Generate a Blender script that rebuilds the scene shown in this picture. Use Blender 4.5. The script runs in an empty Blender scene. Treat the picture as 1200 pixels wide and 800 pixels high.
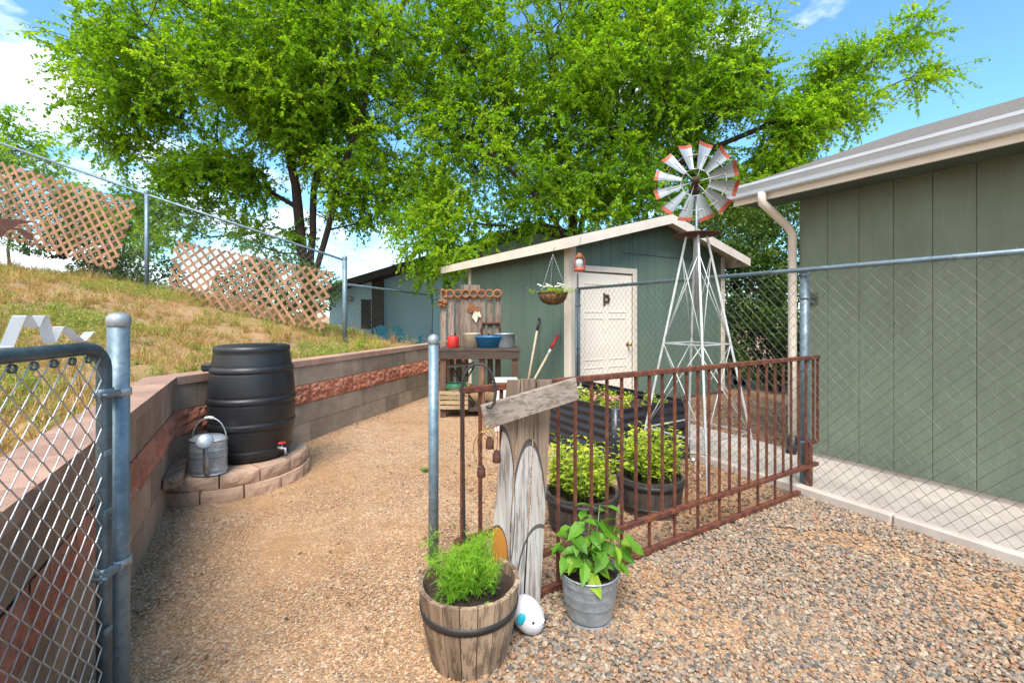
import bpy, math, random
import numpy as np
from mathutils import Vector, Matrix, noise as mn

random.seed(11)
RNG = np.random.default_rng(7)
S = bpy.context.scene
COL = S.collection
F, CX, HY, H = 533.33, 600.0, 370.0, 1.45      # photo geometry used to measure the place

def P(x, y, d):
    return Vector(((x - CX) / F * d, d, H - (y - HY) / F * d))

def G(x, y, z=0.0):
    return P(x, y, (H - z) * F / (y - HY))

# ------------------------------------------------------------------ objects
OFF = {}

def tag(o, label=None, cat=None, group=None, kind=None):
    if label: o['label'] = label
    if cat: o['category'] = cat
    if group: o['group'] = group
    if kind: o['kind'] = kind
    return o

def thing(name, label, cat, loc=(0, 0, 0), rz=0.0, group=None):
    o = bpy.data.objects.new(name, None)
    COL.objects.link(o)
    o.empty_display_size = 0.1
    o.location = loc
    o.rotation_euler = (0, 0, rz)
    OFF[o.name] = Matrix.Translation(Vector(loc)) @ Matrix.Rotation(rz, 4, 'Z')
    return tag(o, label, cat, group)

def dup(root, loc, rz, label):
    r = root.copy(); COL.objects.link(r)
    r.location = loc; r.rotation_euler = (0, 0, rz); r['label'] = label
    for ch in list(root.children):
        c = ch.copy(); COL.objects.link(c); c.parent = r
        for g in list(ch.children):
            d = g.copy(); COL.objects.link(d); d.parent = c
    return r

def link(name, me, parent=None):
    o = bpy.data.objects.new(name, me)
    COL.objects.link(o)
    if parent is not None:
        o.parent = parent
        OFF[o.name] = OFF[parent.name]
    else:
        OFF[o.name] = Matrix.Identity(4)
    return o

def np_mesh(name, V, T, v, mat, parent=None, smooth=False):
    """triangles from numpy arrays; v = one random value per triangle; V in world space"""
    if parent is not None:
        inv = np.array(OFF[parent.name].inverted())
        V = V @ inv[:3, :3].T + inv[:3, 3]
    me = bpy.data.meshes.new(name)
    n, m = len(V), len(T)
    me.vertices.add(n); me.loops.add(m * 3); me.polygons.add(m)
    me.vertices.foreach_set('co', np.ascontiguousarray(V, dtype=np.float32).ravel())
    me.loops.foreach_set('vertex_index', np.ascontiguousarray(T, dtype=np.int32).ravel())
    me.polygons.foreach_set('loop_start', np.arange(0, m * 3, 3, dtype=np.int32))
    me.polygons.foreach_set('use_smooth', np.full(m, smooth, dtype=bool))
    a = me.attributes.new('v', 'FLOAT', 'FACE')
    a.data.foreach_set('value', np.ascontiguousarray(v, dtype=np.float32))
    me.update(calc_edges=True); me.validate()
    me.materials.append(mat)
    return link(name, me, parent)

class MB:
    def __init__(s):
        s.V, s.Fc, s.A, s.S = [], [], [], []

    def add(s, vs, fs, v=None, smooth=False):
        b = len(s.V)
        s.V += [Vector(p) for p in vs]
        if v is None: v = random.random()
        for f in fs:
            s.Fc.append([b + i for i in f]); s.A.append(v); s.S.append(smooth)
        return s

    def box(s, c, size, rot=None, v=None, taper=1.0, bev=0.0):
        hx, hy, hz = size[0] / 2, size[1] / 2, size[2] / 2
        c = Vector(c)
        if bev > 0:
            b = min(bev, hx * .9, hy * .9, hz * .9)
            vs = []; idx = {}
            for sx in (-1, 1):
                for sy in (-1, 1):
                    for sz in (-1, 1):
                        for ax in range(3):
                            p = [sx * hx, sy * hy, sz * hz]
                            for k in range(3):
                                if k != ax: p[k] -= (sx, sy, sz)[k] * b
                            idx[(sx, sy, sz, ax)] = len(vs); vs.append(Vector(p))
            fs = []
            for ax in range(3):
                o1, o2 = [(1, 2), (2, 0), (0, 1)][ax]
                for sg in (-1, 1):
                    q = []
                    for a1, a2 in ((-1, -1), (1, -1), (1, 1), (-1, 1)):
                        k = [0, 0, 0]; k[ax] = sg; k[o1] = a1; k[o2] = a2
                        q.append(idx[(*k, ax)])
                    fs.append(q if sg > 0 else q[::-1])
            for ax in range(3):
                o1, o2 = [(1, 2), (2, 0), (0, 1)][ax]
                for a1 in (-1, 1):
                    for a2 in (-1, 1):
                        k0 = [0, 0, 0]; k0[o1] = a1; k0[o2] = a2
                        k1 = list(k0); k0[ax] = -1; k1[ax] = 1
                        q = [idx[(*k0, o1)], idx[(*k1, o1)], idx[(*k1, o2)], idx[(*k0, o2)]]
                        fs.append(q if a1 * a2 < 0 else q[::-1])
            for sx in (-1, 1):
                for sy in (-1, 1):
                    for sz in (-1, 1):
                        q = [idx[(sx, sy, sz, a)] for a in range(3)]
                        fs.append(q if sx * sy * sz > 0 else q[::-1])
        else:
            vs = [Vector((x * hx * (taper if z > 0 else 1), y * hy * (taper if z > 0 else 1), z * hz))
                  for z in (-1, 1) for y in (-1, 1) for x in (-1, 1)]
            fs = [(0, 2, 3, 1), (4, 5, 7, 6), (0, 1, 5, 4), (2, 6, 7, 3), (0, 4, 6, 2), (1, 3, 7, 5)]
        if rot is not None: vs = [rot @ p for p in vs]
        return s.add([p + c for p in vs], fs, v)

    def bar(s, a, b, w, h, up=(0, 0, 1), v=None, bev=0.0):
        """rectangular bar from a to b, width w sideways, h along up"""
        a, b = Vector(a), Vector(b)
        d = (b - a); L = d.length; d.normalize()
        u = Vector(up); sd = d.cross(u)
        if sd.length < 1e-4: sd = d.cross(Vector((1, 0, 0)))
        sd.normalize(); u = sd.cross(d)
        R = Matrix((d, sd, u)).transposed()
        return s.box((a + b) / 2, (L, w, h), R, v, bev=bev)

    def prism(s, pts, ext, v=None):
        """closed polygon pts (3D) extruded by vector ext"""
        n = len(pts); e = Vector(ext)
        vs = [Vector(p) for p in pts] + [Vector(p) + e for p in pts]
        fs = [list(range(n))[::-1], list(range(n, 2 * n))]
        fs += [[i, (i + 1) % n, n + (i + 1) % n, n + i] for i in range(n)]
        return s.add(vs, fs, v)

    def tube(s, pts, r, n=8, v=None, cap=True, smooth=True):
        pts = [Vector(p) for p in pts]
        m = len(pts)
        rs = r if hasattr(r, '__len__') else [r] * m
        t0 = (pts[1] - pts[0]).normalized()
        nr = t0.orthogonal().normalized()
        vs = []
        for i in range(m):
            t = (pts[min(i + 1, m - 1)] - pts[max(i - 1, 0)]).normalized()
            nr = (nr - t * nr.dot(t))
            if nr.length < 1e-5: nr = t.orthogonal()
            nr.normalize(); bn = t.cross(nr)
            for k in range(n):
                a = 2 * math.pi * k / n
                vs.append(pts[i] + (nr * math.cos(a) + bn * math.sin(a)) * rs[i])
        fs = [[i * n + k, i * n + (k + 1) % n, (i + 1) * n + (k + 1) % n, (i + 1) * n + k]
              for i in range(m - 1) for k in range(n)]
        s.add(vs, fs, v, smooth)
        if cap:
            b = len(s.V) - len(vs)
            for ring, rev in ((0, True), (m - 1, False)):
                f = [b + ring * n + k for k in range(n)]
                s.Fc.append(f[::-1] if rev else f); s.A.append(s.A[-1]); s.S.append(False)
        return s

    def lathe(s, prof, c=(0, 0, 0), n=32, v=None, smooth=True, sx=1.0, sy=1.0, rot=None):
        c = Vector(c); vs = []
        for r, z in prof:
            for k in range(n):
                a = 2 * math.pi * k / n
                p = Vector((r * math.cos(a) * sx, r * math.sin(a) * sy, z))
                if rot is not None: p = rot @ p
                vs.append(c + p)
        m = len(prof)
        fs = [[i * n + k, i * n + (k + 1) % n, (i + 1) * n + (k + 1) % n, (i + 1) * n + k]
              for i in range(m - 1) for k in range(n)]
        return s.add(vs, fs, v, smooth)

    def ball(s, c, r, n=12, sc=(1, 1, 1), rot=None, v=None):
        prof = [(max(r * math.sin(math.pi * i / n), 1e-4), -r * math.cos(math.pi * i / n)) for i in range(n + 1)]
        c = Vector(c); vs = []; k2 = 2 * n
        for rr, z in prof:
            for k in range(k2):
                a = math.pi * 2 * k / k2
                p = Vector((rr * math.cos(a) * sc[0], rr * math.sin(a) * sc[1], z * sc[2]))
                if rot is not None: p = rot @ p
                vs.append(c + p)
        fs = [[i * k2 + k, i * k2 + (k + 1) % k2, (i + 1) * k2 + (k + 1) % k2, (i + 1) * k2 + k]
              for i in range(n) for k in range(k2)]
        return s.add(vs, fs, v, True)

    def disc(s, c, r, n=24, v=None, bump=0.0):
        c = Vector(c); vs = [c]
        rings = 4
        for j in range(1, rings + 1):
            for k in range(n):
                a = 2 * math.pi * k / n
                q = Vector((math.cos(a), math.sin(a), 0)) * r * j / rings
                q.z = bump * (random.random() - .4)
                vs.append(c + q)
        fs = [[0, 1 + k, 1 + (k + 1) % n] for k in range(n)]
        for j in range(rings - 1):
            o = 1 + j * n
            fs += [[o + k, o + n + k, o + n + (k + 1) % n, o + (k + 1) % n] for k in range(n)]
        return s.add(vs, fs, v, True)

    def build(s, name, mat, parent=None, world=True, smooth=None):
        vs = s.V
        if parent is not None and world:
            inv = OFF[parent.name].inverted()
            vs = [inv @ p for p in vs]
        me = bpy.data.meshes.new(name)
        me.from_pydata([tuple(p) for p in vs], [], s.Fc)
        a = me.attributes.new('v', 'FLOAT', 'FACE')
        a.data.foreach_set('value', s.A)
        me.polygons.foreach_set('use_smooth', s.S if smooth is None else [smooth] * len(s.Fc))
        me.materials.append(mat)
        me.update()
        return link(name, me, parent)

# ------------------------------------------------------------------ materials
class NT:
    def __init__(s, name):
        s.m = bpy.data.materials.new(name); s.m.use_nodes = True
        s.t = s.m.node_tree; s.n = s.t.nodes; s.l = s.t.links
        s.bsdf = s.n['Principled BSDF']; s.out = s.n['Material Output']
        s.tc = s.n.new('ShaderNodeTexCoord')

    def coord(s, stretch=(1, 1, 1), world=False):
        mp = s.n.new('ShaderNodeMapping'); mp.inputs['Scale'].default_value = stretch
        if world:
            g = s.n.new('ShaderNodeNewGeometry'); s.l.new(g.outputs['Position'], mp.inputs[0])
        else:
            s.l.new(s.tc.outputs['Object'], mp.inputs[0])
        return mp.outputs[0]

    def noise(s, co, scale, detail=5, rough=.6, dist=0.0):
        x = s.n.new('ShaderNodeTexNoise'); s.l.new(co, x.inputs['Vector'])
        x.inputs['Scale'].default_value = scale; x.inputs['Detail'].default_value = detail
        x.inputs['Roughness'].default_value = rough; x.inputs['Distortion'].default_value = dist
        return x.outputs['Fac']

    def ramp(s, fac, stops, mode='LINEAR'):
        x = s.n.new('ShaderNodeValToRGB'); s.l.new(fac, x.inputs[0])
        e = x.color_ramp; e.interpolation = mode
        while len(e.elements) < len(stops): e.elements.new(.5)
        for el, (p, c) in zip(e.elements, stops):
            el.position = p
            el.color = (*c, 1) if hasattr(c, '__len__') else (c, c, c, 1)
        return x.outputs[0]

    def mix(s, a, b, fac, mode='MIX'):
        x = s.n.new('ShaderNodeMix'); x.data_type = 'RGBA'; x.blend_type = mode
        for k, val in ((0, fac), (6, a), (7, b)):
            if hasattr(val, 'is_linked') or isinstance(val, bpy.types.NodeSocket): s.l.new(val, x.inputs[k])
            elif k == 0: x.inputs[k].default_value = val
            else: x.inputs[k].default_value = (*val, 1)
        return x.outputs[2]

    def attr(s, name='v'):
        a = s.n.new('ShaderNodeAttribute'); a.attribute_name = name
        return a.outputs['Fac']

    def math(s, op, a, b):
        x = s.n.new('ShaderNodeMath'); x.operation = op
        for k, val in ((0, a), (1, b)):
            if isinstance(val, bpy.types.NodeSocket): s.l.new(val, x.inputs[k])
            else: x.inputs[k].default_value = val
        return x.outputs[0]

    def bump(s, h, strength=.3, dist=.01):
        b = s.n.new('ShaderNodeBump'); b.inputs['Strength'].default_value = strength
        b.inputs['Distance'].default_value = dist
        s.l.new(h, b.inputs['Height']); s.l.new(b.outputs[0], s.bsdf.inputs['Normal'])

    def finish(s, col, rough=.7, metal=0.0, spec=None):
        s.l.new(col, s.bsdf.inputs['Base Color'])
        if isinstance(rough, bpy.types.NodeSocket): s.l.new(rough, s.bsdf.inputs['Roughness'])
        else: s.bsdf.inputs['Roughness'].default_value = rough
        if isinstance(metal, bpy.types.NodeSocket): s.l.new(metal, s.bsdf.inputs['Metallic'])
        else: s.bsdf.inputs['Metallic'].default_value = metal
        if spec is not None: s.bsdf.inputs['Specular IOR Level'].default_value = spec
        return s.m

def plain(name, c1, c2=None, scale=6, rough=.6, metal=0.0, bump=.15, bscale=80, vary=.25, stretch=(1, 1, 1), bdist=.004, spec=None):
    t = NT(name); co = t.coord(stretch)
    c2 = c2 or tuple(x * .72 for x in c1)
    f = t.noise(co, scale, 6, .65)
    c = t.ramp(f, [(.36, c1), (.66, c2)])
    if vary:
        k = t.ramp(t.attr(), [(0, 1 - vary), (1, 1 + vary * .6)])
        c = t.mix(c, k, 1.0, 'MULTIPLY')
    if bump: t.bump(t.noise(co, bscale, 4, .6), bump, bdist)
    return t.finish(c, rough, metal, spec)

def wood(name, c1, c2, dark, stretch, rough=.85, vary=.35, crack=.5):
    t = NT(name); co = t.coord(stretch)
    n1 = t.noise(co, 14, 6, .6, .4)
    c = t.ramp(n1, [(.3, c2), (.55, c1), (.75, tuple(x * 1.12 for x in c1))])
    n2 = t.noise(co, 46, 3, .7)
    g = t.ramp(n2, [(.36, 0.0), (.5, 1.0)])
    c = t.mix(dark, c, t.math('MAXIMUM', g, 1 - crack))
    big = t.noise(t.coord((1, 1, 1)), 5, 3)
    c = t.mix(c, dark, t.math('MULTIPLY', t.ramp(big, [(.55, 0.0), (.75, 1.0)]), .45))
    k = t.ramp(t.attr(), [(0, 1 - vary), (1, 1 + vary * .5)])
    c = t.mix(c, k, 1.0, 'MULTIPLY')
    t.bump(t.math('ADD', t.math('MULTIPLY', n1, .5), g), .5, .003)
    return t.finish(c, rough)

def rusty(name, base=(.115, .036, .022), hi=(.26, .085, .03), lo=(.05, .022, .017)):
    t = NT(name); co = t.coord()
    n1 = t.noise(co, 18, 7, .7); n2 = t.noise(co, 4, 3)
    c = t.ramp(n1, [(.3, lo), (.5, base), (.72, hi)])
    c = t.mix(c, hi, t.math('MULTIPLY', t.ramp(n2, [(.55, 0.0), (.8, 1.0)]), .6))
    t.bump(t.noise(co, 160, 3), .35, .002)
    return t.finish(c, .8, .15)

def galv(name, c=(.42, .46, .49), dark=(.26, .29, .31), metal=.55, rough=.45, scale=24):
    t = NT(name); co = t.coord()
    vo = t.n.new('ShaderNodeTexVoronoi'); t.l.new(co, vo.inputs['Vector']); vo.inputs['Scale'].default_value = scale * 2.5
    n = t.noise(co, scale * .35, 6, .7)
    c0 = t.ramp(n, [(.35, dark), (.6, c)])
    c0 = t.mix(c0, t.ramp(vo.outputs['Color'], [(0, .82), (1, 1.12)]), 1.0, 'MULTIPLY')
    c0 = t.mix(c0, t.ramp(t.attr(), [(0, .85), (1, 1.1)]), 1.0, 'MULTIPLY')
    r = t.ramp(n, [(.3, rough + .15), (.7, rough - .08)])
    t.bump(t.noise(co, 200, 2), .06, .001)
    return t.finish(c0, r, metal)

def leafmat(name, stops, trans=.38, rough=.5):
    t = NT(name)
    c = t.ramp(t.attr(), stops)
    t.finish(c, rough, 0, .3)
    tr = t.n.new('ShaderNodeBsdfTranslucent')
    t.l.new(t.mix(c, (.85, 1.0, .3), .35, 'MULTIPLY'), tr.inputs[0])
    tr2 = t.mix(c, (1.5, 1.6, .6), 1.0, 'MULTIPLY'); t.l.new(tr2, tr.inputs[0])
    mx = t.n.new('ShaderNodeMixShader'); mx.inputs[0].default_value = trans
    t.l.new(t.bsdf.outputs[0], mx.inputs[1]); t.l.new(tr.outputs[0], mx.inputs[2])
    t.l.new(mx.outputs[0], t.out.inputs['Surface'])
    return t.m

def stones_mat(name, cols, rough=.85):
    t = NT(name)
    n = len(cols)
    c = t.ramp(t.attr(), [(i / n, k) for i, k in enumerate(cols)], 'CONSTANT')
    co = t.coord()
    c = t.mix(c, t.ramp(t.noise(co, 120, 4, .7), [(.3, .72), (.7, 1.18)]), 1.0, 'MULTIPLY')
    t.bump(t.noise(co, 300, 2), .3, .002)
    return t.finish(c, rough)

m = {}
m['galv'] = galv('galvanised_steel')
m['galvpipe'] = galv('galvanised_pipe', (.20, .275, .32), (.125, .18, .215), .45, .45)
m['wire'] = galv('galvanised_wire', (.13, .135, .13), (.075, .08, .077), .3, .55)
m['wiredark'] = galv('weathered_wire', (.17, .19, .18), (.09, .10, .10), .4, .5)
m['gatewire'] = galv('gate_wire', (.52, .53, .52), (.32, .325, .32), .5, .4)
m['gatepipe'] = galv('dull_gate_pipe', (.10, .145, .175), (.055, .085, .105), .5, .4)
m['rust'] = rusty('rusted_steel')
m['rustdark'] = rusty('dark_rusted_sheet', (.06, .022, .016), (.12, .04, .02), (.03, .014, .012))
m['rustornament'] = rusty('orange_rusted_ornament', (.24, .09, .03), (.42, .18, .06), (.10, .04, .02))
m['black'] = plain('black_plastic', (.0105, .012, .015), (.018, .0185, .02), 3, .42, 0, .12, 160, .1, (2.2, 2.2, .45))
m['blackmetal'] = plain('black_painted_metal', (.022, .023, .026), (.04, .036, .033), 20, .5, .2, .1, 150, .2)
m['bedmetal'] = plain('black_corrugated_steel', (.030, .033, .042), (.022, .024, .030), 8, .33, .1, .05, 120, .15)
def siding_mat():
    t = NT('sage_green_siding'); co = t.coord((1, 1, .12))
    n = t.noise(co, 26, 6, .7)
    c = t.ramp(n, [(.3, (.134, .165, .118)), (.7, (.157, .191, .139))])
    c = t.mix(c, t.ramp(t.noise(t.coord((1, 1, .5)), 2.2, 5, .65), [(.35, .86), (.65, 1.08)]), 1.0, 'MULTIPLY')
    c = t.mix(c, t.ramp(t.attr(), [(0, .96), (1, 1.03)]), 1.0, 'MULTIPLY')
    sp = t.n.new('ShaderNodeSeparateXYZ'); t.l.new(t.tc.outputs['Object'], sp.inputs[0])
    edge = t.math('ADD', sp.outputs[2], t.math('MULTIPLY', t.noise(t.coord(), 7, 6, .75), .75))
    spl = t.ramp(edge, [(.48, 1.0), (.68, 0.0)])                     # muddy splash marks along the foot of the boards
    sp2 = t.math('MULTIPLY', spl, t.ramp(t.noise(t.coord(), 60, 4, .8), [(.4, .2), (.6, 1.0)]))
    c = t.mix(c, (.085, .115, .095), t.math('MULTIPLY', sp2, .75))
    t.bump(t.noise(t.coord((1, 1, .08)), 120, 4, .7), .55, .004)
    return t.finish(c, .78)
m['sage'] = siding_mat()
m['shedgreen'] = plain('shed_green_siding', (.112, .172, .135), (.094, .148, .117), 3, .75, 0, .35, 120, .03, (1, 1, .2))
m['soffit'] = plain('shaded_soffit_green', (.075, .098, .08), None, 3, .8, 0, .1, 60, .05)  # wall green with the shade under the eave put into the colour
m['cream'] = plain('cream_trim_paint', (.70, .625, .53), (.61, .54, .45), 4, .6, 0, .12, 90, .06)
m['white'] = plain('white_gutter_paint', (.56, .62, .68), (.50, .55, .61), 3, .4, 0, .03, 60, .04)
m['doorpaint'] = plain('off_white_door_paint', (.82, .76, .66), (.77, .70, .60), 3, .5, 0, .05, 80, .03)
m['brass'] = plain('brass_knob', (.5, .33, .12), None, 8, .3, .9, 0)
m['concrete'] = plain('pale_concrete', (.50, .445, .39), (.39, .34, .295), 3.5, .85, 0, .3, 120, .06)
m['soil'] = plain('potting_soil', (.075, .042, .028), (.03, .018, .013), 40, .95, 0, 1.0, 90, .3, bdist=.02)
m['coir'] = plain('coconut_liner', (.34, .17, .06), (.16, .075, .03), 30, .95, 0, 1.0, 120, .3, bdist=.01)
m['blueplastic'] = plain('blue_plastic', (.02, .19, .42), None, 5, .4, 0, 0, 50, .1)
m['redpaint'] = plain('red_paint', (.50, .022, .018), None, 5, .4, 0, 0, 50, .1)
m['creampot'] = plain('cream_ceramic', (.62, .53, .38), None, 5, .45, 0, 0, 50, .1)
m['whiteplastic'] = plain('white_plastic', (.68, .68, .66), (.58, .58, .57), 5, .5, 0, .05, 50, .1)
m['turquoise'] = plain('turquoise_plastic', (.02, .44, .55), None, 5, .45, 0, 0, 50, .15)
m['greenplastic'] = plain('green_plastic', (.02, .15, .07), None, 5, .4, 0, 0, 50, .1)
m['glass'] = plain('dark_window_glass', (.03, .035, .04), None, 3, .08, 0, 0, 50, 0)
m['lanternglass'] = plain('frosted_lantern_glass', (.55, .58, .58), None, 6, .15, 0, 0, 50, 0)
m['bluehouse'] = plain('pale_blue_stucco', (.40, .63, .74), (.36, .58, .69), 3, .85, 0, .3, 60, .05)
m['brownroof'] = plain('dark_brown_eave_paint', (.045, .035, .03), (.03, .024, .02), 5, .85, 0, .3, 60, .2)
m['handle'] = wood('pale_tool_handle', (.55, .45, .31), (.43, .33, .2), (.25, .18, .1), (3, 3, .2), .6, .1, .2)
m['bark'] = wood('tree_bark', (.075, .05, .036), (.045, .03, .022), (.018, .012, .010), (1.2, 1.2, .2), .95, .2, .8)
m['oldwood'] = wood('weathered_grey_wood', (.36, .315, .275), (.23, .175, .13), (.085, .06, .045), (1, 1, .07), .9, .3, .55)
m['oldwoodx'] = wood('weathered_grey_crosspiece', (.33, .275, .225), (.24, .19, .145), (.09, .07, .055), (.07, .8, 1), .9, .2, .5)
m['stave'] = wood('barrel_stave_wood', (.34, .24, .155), (.21, .13, .08), (.07, .042, .028), (1, 1, .09), .85, .45, .6)
m['benchdark'] = wood('dark_bench_wood', (.085, .055, .04), (.055, .034, .026), (.025, .016, .013), (.1, 1, 1), .85, .3, .5)
m['benchleg'] = wood('reddish_bench_leg', (.16, .085, .05), (.09, .05, .035), (.035, .02, .015), (1, 1, .1), .85, .6, .5)
m['crate'] = wood('pale_crate_slats', (.50, .37, .21), (.37, .25, .13), (.17, .1, .05), (.1, 1, 1), .8, .2, .4)
m['backwood'] = wood('grey_brown_backboard', (.22, .165, .125), (.13, .09, .065), (.045, .03, .022), (1, 1, .08), .9, .5, .6)
m['timber'] = wood('old_timber', (.26, .17, .105), (.15, .09, .055), (.05, .03, .02), (1, .08, 1), .9, .2, .6)
m['liner'] = wood('half_barrel_staves', (.085, .068, .056), (.055, .043, .036), (.03, .022, .018), (1, 1, .1), .7, .35, .5)
m['lattice'] = plain('terracotta_lattice', (.34, .185, .105), (.22, .115, .065), 9, .75, 0, .2, 60, .4)
m['toyw'] = plain('white_plush', (.72, .72, .72), (.63, .63, .63), 20, .95, 0, .5, 260, .05)
m['vent'] = plain('grey_vent_metal', (.3, .3, .31), None, 5, .5, .4, 0, 60, .1)
m['sashblue'] = plain('white_strip', (.80, .79, .76), (.72, .70, .66), 5, .4, 0, .05, 60, .05)
m['bladew'] = plain('galvanised_blade', (.36, .41, .43), (.25, .285, .30), 9, .38, .35, .05, 60, .15)
m['bladered'] = plain('orange_red_blade_tip', (.42, .085, .035), (.26, .05, .03), 9, .5, 0, .05, 60, .15)
m['towerw'] = plain('white_galvanised_tower', (.54, .58, .60), (.38, .37, .33), 9, .45, .25, .05, 60, .15)
m['flowerw'] = plain('white_petals', (.8, .8, .76), None, 9, .6, 0, 0)
m['flowerp'] = plain('pink_petals', (.55, .15, .25), (.5, .3, .1), 9, .6, 0, 0)

TREE_STOPS = [(0, (.075, .17, .010)), (.35, (.17, .32, .014)), (.7, (.25, .42, .018)), (1, (.40, .51, .03))]
m['leaf'] = leafmat('bright_elm_leaf', TREE_STOPS, .56)
m['leafdark'] = leafmat('dark_shrub_leaf', [(0, (.022, .05, .012)), (.5, (.05, .105, .02)), (1, (.13, .20, .035))], .25)
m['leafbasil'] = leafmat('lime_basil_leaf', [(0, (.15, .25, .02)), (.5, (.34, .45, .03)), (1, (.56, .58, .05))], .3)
m['leafpepper'] = leafmat('pepper_leaf', [(0, (.05, .16, .015)), (.6, (.13, .30, .025)), (.9, (.26, .40, .03)), (1, (.5, .47, .04))], .3)
m['dill'] = leafmat('feathery_dill', [(0, (.09, .24, .015)), (.6, (.21, .42, .025)), (1, (.36, .52, .04))], .3)
m['drygrass'] = leafmat('dry_straw_grass', [(0, (.24, .13, .04)), (.5, (.42, .27, .09)), (1, (.58, .42, .17))], .2)
m['litter'] = leafmat('dry_fallen_leaf', [(0, (.10, .055, .03)), (.5, (.24, .14, .06)), (1, (.40, .28, .11))], .1)
m['weedgreen'] = leafmat('green_weed', [(0, (.13, .19, .03)), (.5, (.27, .32, .07)), (1, (.46, .44, .14))], .3)
m['stem'] = plain('green_stem', (.12, .2, .04), None, 9, .6, 0, 0)
COARSE = [(.36, .25, .16), (.20, .165, .13), (.38, .225, .135), (.28, .215, .155), (.42, .33, .235), (.14, .125, .108),
          (.32, .195, .12), (.24, .19, .145), (.36, .28, .195), (.10, .09, .08), (.33, .185, .11), (.27, .23, .18)]
FINE = [(.47, .28, .145), (.38, .22, .115), (.54, .375, .225), (.31, .18, .095), (.44, .27, .15), (.58, .43, .285), (.28, .21, .15), (.42, .24, .125)]
BARKY = [(.22, .12, .07), (.36, .21, .12), (.13, .075, .05), (.42, .28, .18), (.28, .17, .10), (.18, .14, .11)]
m['stonec'] = stones_mat('mixed_river_gravel', COARSE)
m['stonef'] = stones_mat('tan_granite_gravel', FINE)
m['stoneb'] = stones_mat('brown_bark_gravel', BARKY)

def block_mat(name, c1, c2, bump=.5, vary=.3):
    t = NT(name); co = t.coord()
    c = t.ramp(t.noise(co, 7, 5), [(.35, c1), (.65, c2)])
    c = t.mix(c, t.ramp(t.noise(co, 2.3, 6, .7), [(.36, .74), (.62, 1.1)]), 1.0, 'MULTIPLY')
    sp = t.noise(co, 170, 3, .7)
    c = t.mix(c, t.ramp(sp, [(.3, .7), (.7, 1.25)]), 1.0, 'MULTIPLY')
    c = t.mix(c, t.ramp(t.attr(), [(0, 1 - vary), (1, 1 + vary * .6)]), 1.0, 'MULTIPLY')
    t.bump(t.noise(co, 130, 5, .7), bump, .006)
    return t.finish(c, .92)
m['blockgrey'] = block_mat('grey_brown_block', (.31, .235, .17), (.38, .30, .22))
m['blockbrown'] = block_mat('brown_block', (.44, .285, .19), (.35, .235, .165))
m['blockred'] = block_mat('red_split_face_block', (.50, .16, .085), (.60, .26, .165), .9, .25)
m['blockcap'] = block_mat('pink_cap_block', (.43, .265, .195), (.36, .215, .16), .4, .15)
m['mortar'] = block_mat('mortar', (.38, .28, .21), (.31, .225, .17), .4, 0)
m['blocktan'] = block_mat('tan_stand_block', (.56, .365, .245), (.43, .28, .19), .9, .25)

# ground: fine tan gravel, browner bed soil inside the garden
def ground_mat():
    t = NT('gravel_ground'); co = t.coord((1, 1, 1), True)
    vo = t.n.new('ShaderNodeTexVoronoi'); t.l.new(co, vo.inputs['Vector']); vo.inputs['Scale'].default_value = 85
    sep = t.n.new('ShaderNodeSeparateColor'); t.l.new(vo.outputs['Color'], sep.inputs[0])
    n = len(FINE)
    c = t.ramp(sep.outputs[0], [(i / n, k) for i, k in enumerate(FINE)], 'CONSTANT')
    big = t.noise(co, .9, 5, .6)
    c = t.mix(c, (.40, .212, .092), t.math('MULTIPLY', t.ramp(big, [(.42, 0.0), (.62, 1.0)]), .75))
    med = t.noise(co, 9, 5, .7)
    c = t.mix(c, t.ramp(med, [(.3, .78), (.7, 1.12)]), 1.0, 'MULTIPLY')
    edge = t.ramp(vo.outputs['Distance'], [(.2, 1.0), (.75, .0)])
    t.bump(t.math('ADD', edge, t.math('MULTIPLY', med, 2.0)), .8, .006)
    return t.finish(c, .95)
m['ground'] = ground_mat()

def hill_mat():
    t = NT('dry_hillside_soil'); co = t.coord((1, 1, 1), True)
    c = t.ramp(t.noise(co, 1.3, 6, .65), [(.32, (.36, .20, .10)), (.5, (.44, .27, .14)), (.62, (.33, .24, .08)), (.75, (.25, .25, .06))])
    c = t.mix(c, t.ramp(t.noise(co, 60, 4, .8), [(.3, .6), (.7, 1.25)]), 1.0, 'MULTIPLY')
    t.bump(t.noise(co, 40, 5, .75), .8, .03)
    return t.finish(c, .95)
m['hill'] = hill_mat()

def shingle_mat():
    t = NT('grey_shingles'); co = t.coord()
    b = t.n.new('ShaderNodeTexBrick'); t.l.new(co, b.inputs['Vector'])
    b.inputs['Scale'].default_value = 1; b.inputs['Brick Width'].default_value = .30; b.inputs['Row Height'].default_value = .14
    b.inputs['Mortar Size'].default_value = .006; b.offset = .37
    b.inputs['Color1'].default_value = (.36, .36, .365, 1); b.inputs['Color2'].default_value = (.48, .48, .485, 1)
    b.inputs['Mortar'].default_value = (.30, .29, .28, 1)
    c = t.mix(b.outputs['Color'], t.ramp(t.noise(co, 160, 3, .8), [(.3, .7), (.7, 1.25)]), 1.0, 'MULTIPLY')
    return t.finish(c, .95)
m['shingle'] = shingle_mat()

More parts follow.
